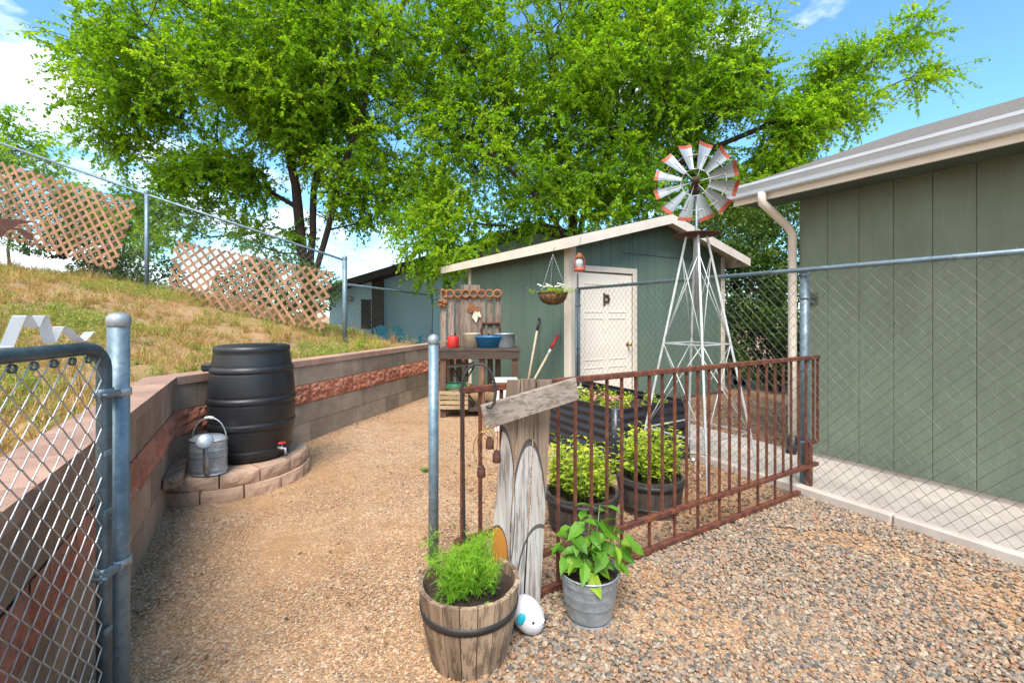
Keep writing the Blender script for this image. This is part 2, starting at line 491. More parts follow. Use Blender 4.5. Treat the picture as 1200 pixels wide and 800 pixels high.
def picket_mat():
    """weathered fence boards with faded painted patches outlined in black and one orange oval"""
    t = NT('painted_weathered_boards'); co = t.coord((1, 1, .07))
    n1 = t.noise(co, 14, 6, .6, .4)
    c = t.ramp(n1, [(.3, (.17, .11, .07)), (.55, (.31, .22, .15)), (.75, (.38, .29, .215))])
    sp = t.n.new('ShaderNodeSeparateXYZ'); t.l.new(t.tc.outputs['Object'], sp.inputs[0])
    X, Z = sp.outputs[0], sp.outputs[2]
    def ell(cx, cz, rx, rz):
        a = t.math('POWER', t.math('MULTIPLY', t.math('SUBTRACT', X, cx), 1 / rx), 2.0)
        b = t.math('POWER', t.math('MULTIPLY', t.math('SUBTRACT', Z, cz), 1 / rz), 2.0)
        return t.math('SQRT', t.math('ADD', a, b), 0)
    wear = t.noise(co, 30, 5, .7)
    white = t.mix((.52, .50, .47), (.33, .26, .20), t.ramp(wear, [(.42, 0.0), (.68, 1.0)]))
    lines = None
    for (cx, cz, rx, rz) in ((-.075, .55, .060, .37), (.055, .34, .092, .49), (.10, .10, .11, .30)):
        d = ell(cx, cz, rx, rz)
        inside = t.math('LESS_THAN', d, 1.0)
        c = t.mix(c, white, t.math('MULTIPLY', inside, .9))
        ln = t.math('LESS_THAN', t.math('ABSOLUTE', t.math('SUBTRACT', d, 1.0), 0), .035)
        lines = ln if lines is None else t.math('MAXIMUM', lines, ln)
    d = ell(-.103, .29, .056, .18)
    c = t.mix(c, t.mix((.50, .20, .02), (.38, .16, .03), wear), t.math('LESS_THAN', d, 1.0))
    lines = t.math('MAXIMUM', lines, t.math('LESS_THAN', t.math('ABSOLUTE', t.math('SUBTRACT', d, 1.0), 0), .03))
    c = t.mix(c, (.03, .028, .03), t.math('MULTIPLY', lines, .85))
    g = t.ramp(t.noise(co, 46, 3, .7), [(.36, 0.0), (.47, 1.0)])
    c = t.mix((.07, .05, .04), c, t.math('MAXIMUM', g, .45))
    t.bump(t.math('ADD', t.math('MULTIPLY', n1, .5), g), .5, .003)
    return t.finish(c, .9)
m['picket'] = picket_mat()

# ------------------------------------------------------------------ leaves
KITE = (np.array([(0, 0, 0), (.42, .5, .10), (1, 0, -.05), (.42, -.5, .10)]), np.array([(0, 1, 2), (0, 2, 3)]))
BROAD = (np.array([(0, 0, 0), (.28, .40, .09), (.6, .36, .06), (1, 0, -.16), (.6, -.36, .06), (.28, -.40, .09), (.33, 0, .0), (.66, 0, -.03)]),
         np.array([(0, 1, 6), (1, 2, 7), (1, 7, 6), (2, 3, 7), (0, 6, 5), (6, 7, 4), (6, 4, 5), (7, 3, 4)]))
BLADE = (np.array([(0, .5, 0), (0, -.5, 0), (.5, .32, .05), (.5, -.32, .05), (1, 0, -.05)]), np.array([(0, 1, 3), (0, 3, 2), (2, 3, 4)]))

def unit(a):
    return a / (np.linalg.norm(a, axis=-1, keepdims=True) + 1e-9)

def leaf_arrays(base, d, L, W, v, tpl=KITE, up=None):
    n = len(base)
    d = unit(d)
    if up is None:
        up = np.tile([0, 0, 1.0], (n, 1)) + RNG.normal(0, .45, (n, 3))
    side = unit(np.cross(d, up)); nr = np.cross(side, d)
    T, tri = tpl
    L = np.broadcast_to(L, (n,)); W = np.broadcast_to(W, (n,))
    V = (base[:, None, :] + T[None, :, 0, None] * d[:, None, :] * L[:, None, None]
         + T[None, :, 1, None] * side[:, None, :] * W[:, None, None] + T[None, :, 2, None] * nr[:, None, :] * L[:, None, None])
    k = len(T)
    I = (np.arange(n)[:, None, None] * k + tri[None]).reshape(-1, 3)
    return V.reshape(-1, 3), I, np.repeat(v, len(tri))

def merge(parts):
    Vs, Is, vs, o = [], [], [], 0
    for V, I, v in parts:
        Vs.append(V); Is.append(I + o); vs.append(v); o += len(V)
    return np.concatenate(Vs), np.concatenate(Is), np.concatenate(vs)

def fib(n):
    return unit(RNG.normal(0, 1, (n, 3)))

# ------------------------------------------------------------------ trees
def frustums(segs, n=5):
    """segs: list of (a, b, ra, rb) -> arrays"""
    A = np.array([s[0] for s in segs]); B = np.array([s[1] for s in segs])
    ra = np.array([s[2] for s in segs]); rb = np.array([s[3] for s in segs])
    d = unit(B - A); ref = np.where(np.abs(d[:, 2:3]) > .9, [[1.0, 0, 0]], [[0, 0, 1.0]])
    x = unit(np.cross(d, ref)); y = np.cross(d, x)
    an = np.linspace(0, 2 * np.pi, n, endpoint=False)
    ring = x[:, None, :] * np.cos(an)[None, :, None] + y[:, None, :] * np.sin(an)[None, :, None]
    V = np.concatenate([A[:, None] + ring * ra[:, None, None], B[:, None] + ring * rb[:, None, None]], axis=1)
    tri = []
    for k in range(n):
        k2 = (k + 1) % n
        tri += [(k, k2, n + k2), (k, n + k2, n + k)]
    tri = np.array(tri)
    I = (np.arange(len(segs))[:, None, None] * 2 * n + tri[None]).reshape(-1, 3)
    return V.reshape(-1, 3), I, np.full(len(I), .5)

def tree(name, label, stems, blobs, leaf_l=.085, per=70, twig=.55, mat='leaf', seed=1, group=None, tip=.006, gap=-.12, nscale=.45, vbias=0.0, trunk_r=None, thick_k=1.0):
    """stems: polylines (lists of points); blobs: (centre, radii, count) where foliage sits"""
    rng = np.random.default_rng(seed)
    base = Vector(stems[0][0])
    root = thing(name, label, 'tree', base, 0, group)
    pos, par = [], []
    for st in stems:
        prev = 0 if pos else -1
        for i, p in enumerate(st):
            if i == 0 and pos:
                prev = int(np.argmin([np.linalg.norm(np.array(p) - q) for q in pos])); continue
            a = np.array(pos[prev]) if prev >= 0 else np.array(p, float)
            b = np.array(p, float); k = max(1, int(np.linalg.norm(b - a) / .5))
            for j in range(1, k + 1):
                q = a + (b - a) * j / k + (rng.normal(0, .035, 3) if k > 1 else 0)
                pos.append(q); par.append(prev); prev = len(pos) - 1
    tg = []
    for c, r, n in blobs:
        c = np.array(c); r = np.array(r); got = 0; tries = 0
        while got < n and tries < n * 20:
            tries += 1
            q = rng.normal(0, 1, 3); q /= np.linalg.norm(q)
            q = c + q * r * rng.random() ** .42
            if mn.noise(Vector(q * nscale) + Vector((seed * 7.3, 0, 0))) < gap: continue
            tg.append(q); got += 1
    tg = np.array(tg)
    P0 = np.array(pos)
    dmin = np.array([np.min(np.linalg.norm(P0 - t, axis=1)) for t in tg])
    tg = tg[np.argsort(dmin)]
    cap = np.zeros((len(pos) + len(tg) * 14, 3)); cap[:len(pos)] = P0; cnt = len(pos)
    tips = []
    for t in tg:
        dv = t - cap[:cnt]; dist = np.linalg.norm(dv, axis=1)
        cost = dist + .7 * np.maximum(0, -dv[:, 2] + .1) 
        i = int(np.argmin(cost)); a = cap[i].copy(); L = dist[i]
        k = min(12, max(1, int(L / .45))); prev = i
        bow = rng.normal(0, .07, 3) * L + np.array([0, 0, .06 * L])
        for j in range(1, k + 1):
            f = j / k
            q = a + (t - a) * f + bow * math.sin(math.pi * f) + (rng.normal(0, .03, 3) if j < k else 0)
            cap[cnt] = q; pos.append(q); par.append(prev); prev = cnt; cnt += 1
        tips.append((t, unit((t - a)[None])[0]))
    n = cnt; rad = np.zeros(n)
    ex = 2.08
    acc = np.zeros(n)
    for i in range(n - 1, -1, -1):
        rad[i] = max(tip, acc[i] ** (1 / ex)) if acc[i] > 0 else tip
        if par[i] >= 0: acc[par[i]] += rad[i] ** ex
    if trunk_r: rad = np.minimum(rad, trunk_r)
    rad = np.where(rad > .025, .025 + (rad - .025) * thick_k, rad)
    segs = [(cap[par[i]], cap[i], min(rad[par[i]], rad[i] * 1.5), rad[i]) for i in range(n) if par[i] >= 0]
    thick = [s for s in segs if s[3] > .02]; thin = [s for s in segs if s[3] <= .02]
    tw = []; bs, ds, vs = [], [], []
    for t, d in tips:
        cv = rng.normal(0, .20) + vbias
        nt = 5
        m_ = per // nt
        for k in range(nt):
            td = unit((d * .7 + rng.normal(0, .75, 3) + np.array([0, 0, -.05]))[None])[0]
            ln = twig * (.6 + .7 * rng.random())
            e = t + td * ln + np.array([0, 0, -.18 * ln])
            tw.append((t, e, .0045, .002))
            f = rng.random(m_) * .95 + .05
            b = t + (e - t) * f[:, None]
            b[:, 2] -= .05 * f * f
            sd = rng.normal(0, 1, (m_, 3)); ld = td * .5 + sd * .75 + np.array([0, 0, -.35])
            bs.append(b); ds.append(ld); vs.append(np.clip(.54 + cv + rng.normal(0, .18, m_), 0, 1))
    parts = [frustums(thick, 8)] if thick else []
    parts += [frustums(thin + tw, 4)]
    np_mesh('trunk', *merge(parts), m['bark'], root, True)
    bs, ds, vs = np.concatenate(bs), np.concatenate(ds), np.concatenate(vs)
    LL = leaf_l * (.7 + .6 * rng.random(len(bs)))
    V, I, v = leaf_arrays(bs, ds, LL, LL * .62, vs)
    np_mesh('crown', V, I, v, m[mat], root)
    return root

def shrub(name, label, cat, c, r, n, leaf_l, mat, seed, group=None, vb=0.0, stem_base=None, gap=-.2):
    rng = np.random.default_rng(seed)
    c = np.array(c, float); r = np.array(r, float)
    root = thing(name, label, cat, (c[0], c[1], stem_base if stem_base is not None else c[2] - r[2]), 0, group)
    mb = MB()
    for k in range(9):
        q = rng.normal(0, 1, 3); q /= np.linalg.norm(q); q[2] = abs(q[2])
        e = c + q * r * .8
        b0 = Vector((c[0] + rng.normal(0, .08), c[1] + rng.normal(0, .08), root.location.z))
        mb.tube([b0, b0.lerp(Vector(e), .5) + Vector((0, 0, .1)), e], [.025, .016, .006], 5)
    mb.build('stem', m['bark'], root)
    pts, dr = [], []
    while len(pts) < n:
        q = rng.normal(0, 1, (4000, 3)); q = unit(q)
        p = q * (rng.random((4000, 1)) ** .3)
        w = c + p * r
        for i in range(4000):
            if mn.noise(Vector(w[i] * 1.7) + Vector((seed * 3.1, 0, 0))) + .25 * mn.noise(Vector(w[i] * 5)) < gap: continue
            pts.append(w[i]); dr.append(q[i])
            if len(pts) >= n: break
    pts = np.array(pts); dr = np.array(dr) + rng.normal(0, .8, (n, 3)) + np.array([0, 0, -.15])
    cl = np.array([mn.noise(Vector(p * 2.2)) for p in pts])
    v = np.clip(.45 + vb + .35 * cl + rng.normal(0, .17, n), 0, 1)
    LL = leaf_l * (.7 + .6 * rng.random(n))
    np_mesh('foliage', *leaf_arrays(pts, dr, LL, LL * .6, v), m[mat], root)
    return root

# ------------------------------------------------------------------ chain link
def chain_link(a, b, bot, top, w=.08, h=.085, r=.0016, sides=4, end=None):
    """zig-zag woven wires between ground points a and b (top edge may slope: bot/top are (z at a, z at b))"""
    a = np.array(a[:2], float); b = np.array(b[:2], float)
    L = np.linalg.norm(b - a); u = (b - a) / L; nr = np.array([-u[1], u[0]])
    segs = []
    nw = int(L / (w / 2)); 
    for i in range(nw):
        s0 = i * w / 2
        f = s0 / L
        z0 = bot[0] + (bot[1] - bot[0]) * f; z1 = top[0] + (top[1] - top[0]) * f
        k = int((z1 - z0) / (h / 2)); prev = None
        for j in range(k + 1):
            odd = (i + j) % 2
            s = min(s0 + odd * w / 2, L)
            z = z1 - j * h / 2
            off = r * (1.0 if odd else -1.0)
            p = np.array([*(a + u * s + nr * off), z])
            if prev is not None: segs.append((prev, p, r, r))
            prev = p
    return frustums(segs, sides)

# ------------------------------------------------------------------ camera, world, sun
cam = bpy.data.cameras.new('camera'); co = bpy.data.objects.new('camera', cam); COL.objects.link(co)
co.location = (0, 0, H); co.rotation_euler = (math.radians(90), 0, 0)
cam.sensor_width = 36; cam.lens = 16; cam.shift_y = -30 / 1200; cam.clip_end = 2000; cam.clip_start = .05
S.camera = co

SUN = Vector((-.08, -.74, 1.08)).normalized()
el = math.asin(SUN.z); az = math.atan2(SUN.x, SUN.y)
w = bpy.data.worlds.new('World'); S.world = w; w.use_nodes = True
nt = w.node_tree; bg = nt.nodes['Background']
sky = nt.nodes.new('ShaderNodeTexSky'); sky.sky_type = 'NISHITA'; sky.sun_disc = False
sky.sun_elevation = el; sky.sun_rotation = az; sky.air_density = 1.0; sky.dust_density = 0.1; sky.ozone_density = 1.6
tcw = nt.nodes.new('ShaderNodeTexCoord')
mpw = nt.nodes.new('ShaderNodeMapping'); mpw.inputs['Scale'].default_value = (1, 1, 2.2); mpw.inputs['Location'].default_value = (.35, .1, .25)
nt.links.new(tcw.outputs['Generated'], mpw.inputs[0])
cl = nt.nodes.new('ShaderNodeTexNoise'); cl.inputs['Scale'].default_value = 2.6; cl.inputs['Detail'].default_value = 9; cl.inputs['Roughness'].default_value = .58
nt.links.new(mpw.outputs[0], cl.inputs['Vector'])
sx = nt.nodes.new('ShaderNodeSeparateXYZ'); nt.links.new(tcw.outputs['Generated'], sx.inputs[0])
def wm(op, a, b):
    x = nt.nodes.new('ShaderNodeMath'); x.operation = op
    for k, v in ((0, a), (1, b)):
        if isinstance(v, bpy.types.NodeSocket): nt.links.new(v, x.inputs[k])
        else: x.inputs[k].default_value = v
    return x.outputs[0]
bias = wm('SUBTRACT', cl.outputs['Fac'], wm('MULTIPLY', sx.outputs[0], .12))       # fewer clouds to the right
bias = wm('ADD', bias, wm('MULTIPLY', wm('SUBTRACT', .3, sx.outputs[2]), .10))
bias = wm('SUBTRACT', bias, wm('MULTIPLY', sx.outputs[1], .10))      # unseen cloud added behind the camera for whiter fill light
cr = nt.nodes.new('ShaderNodeValToRGB'); nt.links.new(bias, cr.inputs[0])
cr.color_ramp.elements[0].position = .465; cr.color_ramp.elements[1].position = .63
mixw = nt.nodes.new('ShaderNodeMix'); mixw.data_type = 'RGBA'
tint = nt.nodes.new('ShaderNodeMix'); tint.data_type = 'RGBA'; tint.blend_type = 'MULTIPLY'; tint.inputs[0].default_value = 1.0
nt.links.new(sky.outputs[0], tint.inputs[6]); tint.inputs[7].default_value = (.70, 1.02, 1.12, 1)
nt.links.new(cr.outputs[0], mixw.inputs[0]); nt.links.new(tint.outputs[2], mixw.inputs[6])
mixw.inputs[7].default_value = (7.6, 7.6, 7.6, 1)
nt.links.new(mixw.outputs[2], bg.inputs[0]); bg.inputs[1].default_value = .14

sl = bpy.data.lights.new('sun', 'SUN'); sl.energy = 2.9; sl.angle = math.radians(30); sl.color = (1, .95, .875)
so = bpy.data.objects.new('sun', sl); COL.objects.link(so)
so.rotation_euler = SUN.to_track_quat('Z', 'Y').to_euler()
S.view_settings.view_transform = 'Standard'; S.view_settings.look = 'None'; S.view_settings.exposure = 1.08
S.view_settings.gamma = 1
S.render.engine = 'CYCLES'
S.cycles.use_denoising = True
S.cycles.max_bounces = 8; S.cycles.transparent_max_bounces = 8

# ------------------------------------------------------------------ the lie of the land
CORN = Vector((-2.81, 3.794)); ND = Vector((.4906, -.8714)); FD = Vector((.282, .9594))
NB = Vector((-ND.y, ND.x)) * -1; FB = Vector((-FD.y, FD.x))     # pointing behind the wall
if NB.x > 0: NB = -NB
if FB.x > 0: FB = -FB

def behind(x, y):
    """distance behind the retaining wall's front face (positive on the hill)"""
    p = Vector((x, y)) - CORN
    return max(p.dot(NB), p.dot(FB))

def sstep(a, b, x):
    t = min(1, max(0, (x - a) / (b - a))); return t * t * (3 - 2 * t)

def hill_z(x, y):
    d = max(0, behind(x, y))
    g = .78 * sstep(.5, 4.9, d) + .05 * max(0, d - .3) + .16 * max(0, min(d, 9) - 4.0) * .6
    fade = 1 - sstep(8.6, 12.5, y)
    z = .86 + g * fade - .62 * sstep(8.8, 11.5, y)
    return z + .05 * mn.noise(Vector((x * .9, y * .9, 0))) * min(1, d) + .05 * mn.noise(Vector((x * 2.6, y * 2.6, 4))) * min(1, d)

def ground_z(x, y):
    if -3 < x < 4.2 and .3 < y < 9:
        return .012 * mn.noise(Vector((x * 1.1, y * 1.1, 0))) + .006 * mn.noise(Vector((x * 4, y * 4, 2)))
    return 0.0

def ground():
    xs = sorted(set([-400, -150, -60, -25, -12, -6] + [round(-3.2 + .08 * i, 3) for i in range(98)] + [6, 9, 14, 30, 80, 200, 400]))
    ys = sorted(set([-400, -100, -30, -8, -2, 0] + [round(.3 + .08 * i, 3) for i in range(112)] + [10, 12, 16, 25, 60, 150, 400, 900]))
    vs = [(x, y, ground_z(x, y)) for y in ys for x in xs]
    n = len(xs)
    fs = [(j * n + i, j * n + i + 1, (j + 1) * n + i + 1, (j + 1) * n + i) for j in range(len(ys) - 1) for i in range(n - 1)]
    o = MB().add(vs, fs, .5, True).build('ground', m['ground'])
    tag(o, kind='structure')
ground()

def hillside():
    st = .12
    nx, ny = int(17 / st), int(25 / st)
    idx = {}; vs = []; fs = []
    for j in range(ny):
        for i in range(nx):
            x, y = -17.5 + i * st, -2.5 + j * st
            if behind(x, y) > .06:
                idx[(i, j)] = len(vs); vs.append((x, y, hill_z(x, y)))
    for (i, j) in idx:
        q = [(i, j), (i + 1, j), (i + 1, j + 1), (i, j + 1)]
        if all(k in idx for k in q): fs.append([idx[k] for k in q])
    o = MB().add(vs, fs, .5, True).build('hillside', m['hill'])
    tag(o, kind='structure')
hillside()

# ------------------------------------------------------------------ retaining wall
def retaining_wall():
    root = thing('retaining_wall', 'low block retaining wall with red split face band and pink cap holding the hillside', 'wall', (CORN.x, CORN.y, 0))
    mit = (NB + FB).normalized(); mit = mit / mit.dot(NB)
    def pt(seg, s, d, z):
        D, Bk = (ND, NB) if seg == 0 else (FD, FB)
        if s < 1e-4: q = CORN + mit * d
        else: q = CORN + D * s + Bk * d
        return Vector((q.x, q.y, z))
    LEN = (5.2, 6.4)
    courses = [(0.0, .217, 'g'), (.223, .437, 'g'), (.443, .657, 'r'), (.663, .867, 'b')]
    mg, mr, mb_, mc, mm = MB(), MB(), MB(), MB(), MB()
    def block(M, seg, s0, s1, z0, z1, d0, d1, v=None):
        if s0 < 1e-4: lo = [(0, d0), (0, d1)]
        else: lo = [(s0, d0), (s0, d1)]
        q = [pt(seg, lo[0][0], d0, 0), pt(seg, s1, d0, 0), pt(seg, s1, d1, 0), pt(seg, lo[1][0], d1, 0)]
        vs = [Vector((p.x, p.y, z0)) for p in q] + [Vector((p.x, p.y, z1)) for p in q]
        fs = [(0, 3, 2, 1), (4, 5, 6, 7), (0, 1, 5, 4), (1, 2, 6, 5), (2, 3, 7, 6), (3, 0, 4, 7)]
        if seg == 0: fs = [f[::-1] for f in fs]
        M.add(vs, fs, v)
    for seg in (0, 1):
        block(mm, seg, 0, LEN[seg] - .01, -.2, .868, .012, .19, .5)
        for ci, (z0, z1, kind) in enumerate(courses):
            s = 0.0; first = .2 if ci % 2 else .4
            while s < LEN[seg] - .05:
                e = min(s + (first if s == 0 else .4), LEN[seg]); sA = s + (.0025 if s > 0 else 0); sB = e - .0025
                zb = -.2 if ci == 0 else z0
                if kind == 'r':
                    nu, nv = max(4, int((sB - sA) / .014)), 14
                    ox = random.random() * 50; vs = []
                    for j in range(nv + 1):
                        for i in range(nu + 1):
                            fu, fv = i / nu, j / nv
                            q = pt(seg, max(sA + (sB - sA) * fu, .001), 0, z0 + (z1 - z0) * fv)
                            e_ = min(fu, 1 - fu, .14) / .14 * min(fv, 1 - fv, .2) / .2
                            n_ = mn.fractal(Vector((q.x * 16, q.y * 16, q.z * 20 + ox)), 1.0, 2.0, 4)
                            dd = -(.012 + .026 * n_) * min(1, e_ + .15)
                            Bk = NB if seg == 0 else FB
                            vs.append(q + Vector((Bk.x, Bk.y, 0)) * dd)
                    fs = [(j * (nu + 1) + i, j * (nu + 1) + i + 1, (j + 1) * (nu + 1) + i + 1, (j + 1) * (nu + 1) + i) for j in range(nv) for i in range(nu)]
                    if seg == 0: fs = [f[::-1] for f in fs]
                    mr.add(vs, fs, random.random())
                else:
                    block(mb_ if (kind == 'b' and seg == 0) or (kind == 'g' and seg == 0) else mg, seg, sA if s > 0 else 0, sB, zb, z1, 0, .18)
                s = e
        s = 0.0
        while s < LEN[seg] - .05:
            e = min(s + .4, LEN[seg])
            block(mc, seg, s + (.003 if s > 0 else 0), e - .003, .872, .94, -.012, .215)
            s = e
    mm.build('mortar', m['mortar'], root)
    mb_.build('brown_block_course', m['blockbrown'], root)
    mg.build('grey_block_course', m['blockgrey'], root)
    mr.build('split_face_band', m['blockred'], root)
    mc.build('cap_course', m['blockcap'], root)
retaining_wall()

# ------------------------------------------------------------------ barrel stand, barrel, can, timber
SC = Vector((-2.55, 4.12)); SR = .655
def stand():
    root = thing('block_stand', 'curved two course stand of tan blocks under the black rain barrel', 'plinth', (SC.x, SC.y, 0))
    M = MB(); top = MB()
    for c, (z0, z1, rr) in enumerate(((-.1, .098, SR), (.102, .203, SR - .025))):
        a = math.radians(-128 + (11 if c else 0)); k = 0
        while a < math.radians(30):
            w_ = math.radians(26); g = .006
            nu, nv = 10, 5; vs = []
            ox = random.random() * 40
            for j in range(nv + 1):
                for i in range(nu + 1):
                    aa = a + g / rr + (w_ - 2 * g / rr) * i / nu
                    e_ = min(1, min(i, nu - i) / 2 + .1) * min(1, min(j, nv - j) / 1.5 + .1)
                    q = Vector((SC.x + rr * math.cos(aa), SC.y + rr * math.sin(aa), z0 + (z1 - z0) * j / nv))
                    r2 = rr + e_ * (.012 + .012 * mn.fractal(Vector((q.x * 12, q.y * 12, q.z * 14 + ox)), 1, 2, 3))
                    vs.append(Vector((SC.x + r2 * math.cos(aa), SC.y + r2 * math.sin(aa), q.z)))
            fs = [(j * (nu + 1) + i, j * (nu + 1) + i + 1, (j + 1) * (nu + 1) + i + 1, (j + 1) * (nu + 1) + i) for j in range(nv) for i in range(nu)]
            b = len(vs)
            for i in range(nu + 1):
                aa = a + g / rr + (w_ - 2 * g / rr) * i / nu
                vs.append(Vector((SC.x + (rr - .2) * math.cos(aa), SC.y + (rr - .2) * math.sin(aa), z1)))
            fs += [(nv * (nu + 1) + i, nv * (nu + 1) + i + 1, b + i + 1, b + i) for i in range(nu)]
            for e0 in (0, nu):     # side faces
                lo = [j * (nu + 1) + e0 for j in range(nv + 1)]
                bb = len(vs); vs.append(Vector((vs[b + e0].x, vs[b + e0].y, z0)))
                f = lo + [b + e0, bb]
                fs.append(f[::-1] if e0 == 0 else f)
            M.add(vs, fs, random.random())
            a += w_; k += 1
    M.build('curved_block_course', m['blocktan'], root)
    pts = [Vector((SC.x + (SR - .215) * math.cos(math.radians(t)), SC.y + (SR - .215) * math.sin(math.radians(t)), 0.02)) for t in range(-180, 180, 12)]
    top.prism(pts, (0, 0, .178), .5)
    top.build('paver_top', m['blocktan'], root)
stand()

def rain_barrel():
    c = (-2.33, 4.09, .206)
    root = thing('rain_barrel', 'tall black plastic rain barrel with red tap on the block stand', 'barrel', c)
    prof = []
    hh, rb, rm = .985, .285, .345
    def rad(z): return rb + (rm - rb) * (1 - ((z / hh - .48) / .52) ** 2)
    z = 0.0
    prof = [(.001, 0), (rad(0) - .02, 0), (rad(0), .02)]
    ribs = [.07, .30, .52, .78]
    N = 90
    for i in range(1, N):
        z = .02 + (hh - .08) * i / N
        r = rad(z)
        for rbz in ribs:
            if abs(z - rbz) < .022: r += .009
            elif .022 <= abs(z - rbz) < .034: r -= .004
        prof.append((r, z))
    prof += [(rad(.93) + .004, .93), (rad(.95) + .012, .945), (rad(.96) + .012, .975), (rad(.97) - .012, .985), (.2, .978), (.19, .99), (.001, .992)]
    M = MB(); M.lathe(prof, c, 64, .5)
    M.build('body', m['black'], root)
    O = MB(); a = math.radians(205)
    O.box(Vector(c) + Vector((math.cos(a) * .335, math.sin(a) * .335, .80)), (.10, .09, .07), Matrix.Rotation(a, 3, 'Z'), bev=.015)
    O.build('overflow_spout', m['black'], root)
    a = math.radians(-22)
    d = Vector((math.cos(a), math.sin(a), 0)); b = Vector(c) + d * .31 + Vector((0, 0, .095))
    Tm = MB(); Tm.tube([b - d * .03, b + d * .07], .013, 10); Tm.tube([b + d * .06, b + d * .085, b + d * .09 + Vector((0, 0, -.045))], .011, 8)
    Tm.tube([b + d * .045, b + d * .045 + Vector((0, 0, .04))], .007, 8)
    t = Tm.build('tap', m['galv'], root)
    Hm = MB(); hb = b + d * .045 + Vector((0, 0, .045)); Hm.ball(hb, .027, 8, (1, 1, .45)); 
    for k in range(6):
        q = Vector((math.cos(k * 1.047), math.sin(k * 1.047), 0)); Hm.ball(hb + q * .024, .011, 6, (1, 1, .8))
    Hm.build('tap_wheel', m['redpaint'], t)
rain_barrel()

def watering_can():
    c = Vector((-2.40, 3.60, .206))
    root = thing('watering_can', 'galvanised metal watering can on the block stand in front of the rain barrel', 'watering can', c)
    M = MB(); prof = [(.001, .004), (.128, .004), (.132, .012)]
    for i in range(30):
        z = .012 + .255 * i / 29
        r = .131 + .004 * (1 if any(abs(z - q) < .008 for q in (.045, .15, .17, .19)) else 0)
        prof.append((r, z))
    prof += [(.136, .268), (.136, .275), (.128, .277), (.10, .30), (.001, .305)]
    M.lathe(prof, c, 40, .5, True, 1.05, .72)
    M.build('body', m['galv'], root)
    Sp = MB(); f = c + Vector((.045, -.085, .035))
    Sp.tube([f, f + Vector((.03, -.06, .12)), f + Vector((.045, -.09, .25))], [.026, .02, .014], 12)
    sp = Sp.build('spout', m['galv'], root)
    R = MB(); e = f + Vector((.048, -.097, .26)); q = Vector((.40, -.70, .45)).to_track_quat('Z', 'Y').to_matrix()
    R.lathe([(.013, -.03), (.02, -.01), (.055, .025), (.058, .03), (.05, .038), (.001, .042)], e, 24, .5, True, 1, 1, q)
    R.build('rose', m['galv'], sp)
    Hn = MB(); pts = []
    for k in range(13):
        a = math.pi * k / 12; pts.append(c + Vector((math.cos(a) * .135, .01, .27 + math.sin(a) * .17)))
    Hn.tube(pts, .005, 8)
    Hn.build('bail_handle', m['galv'], root)
    Gp = MB(); Gp.tube([pts[5], pts[6], pts[7]], .011, 10); Gp.build('handle_grip', m['whiteplastic'], root)
watering_can()

M = MB(); a = Vector((-2.435, 3.26, .245)); b = Vector((-2.70, 3.70, .245))
M.bar(a, b, .115, .08, bev=.008)
o = M.build('timber', m['timber']); tag(o, 'short old brown timber lying between the watering can and the block wall', 'timber')

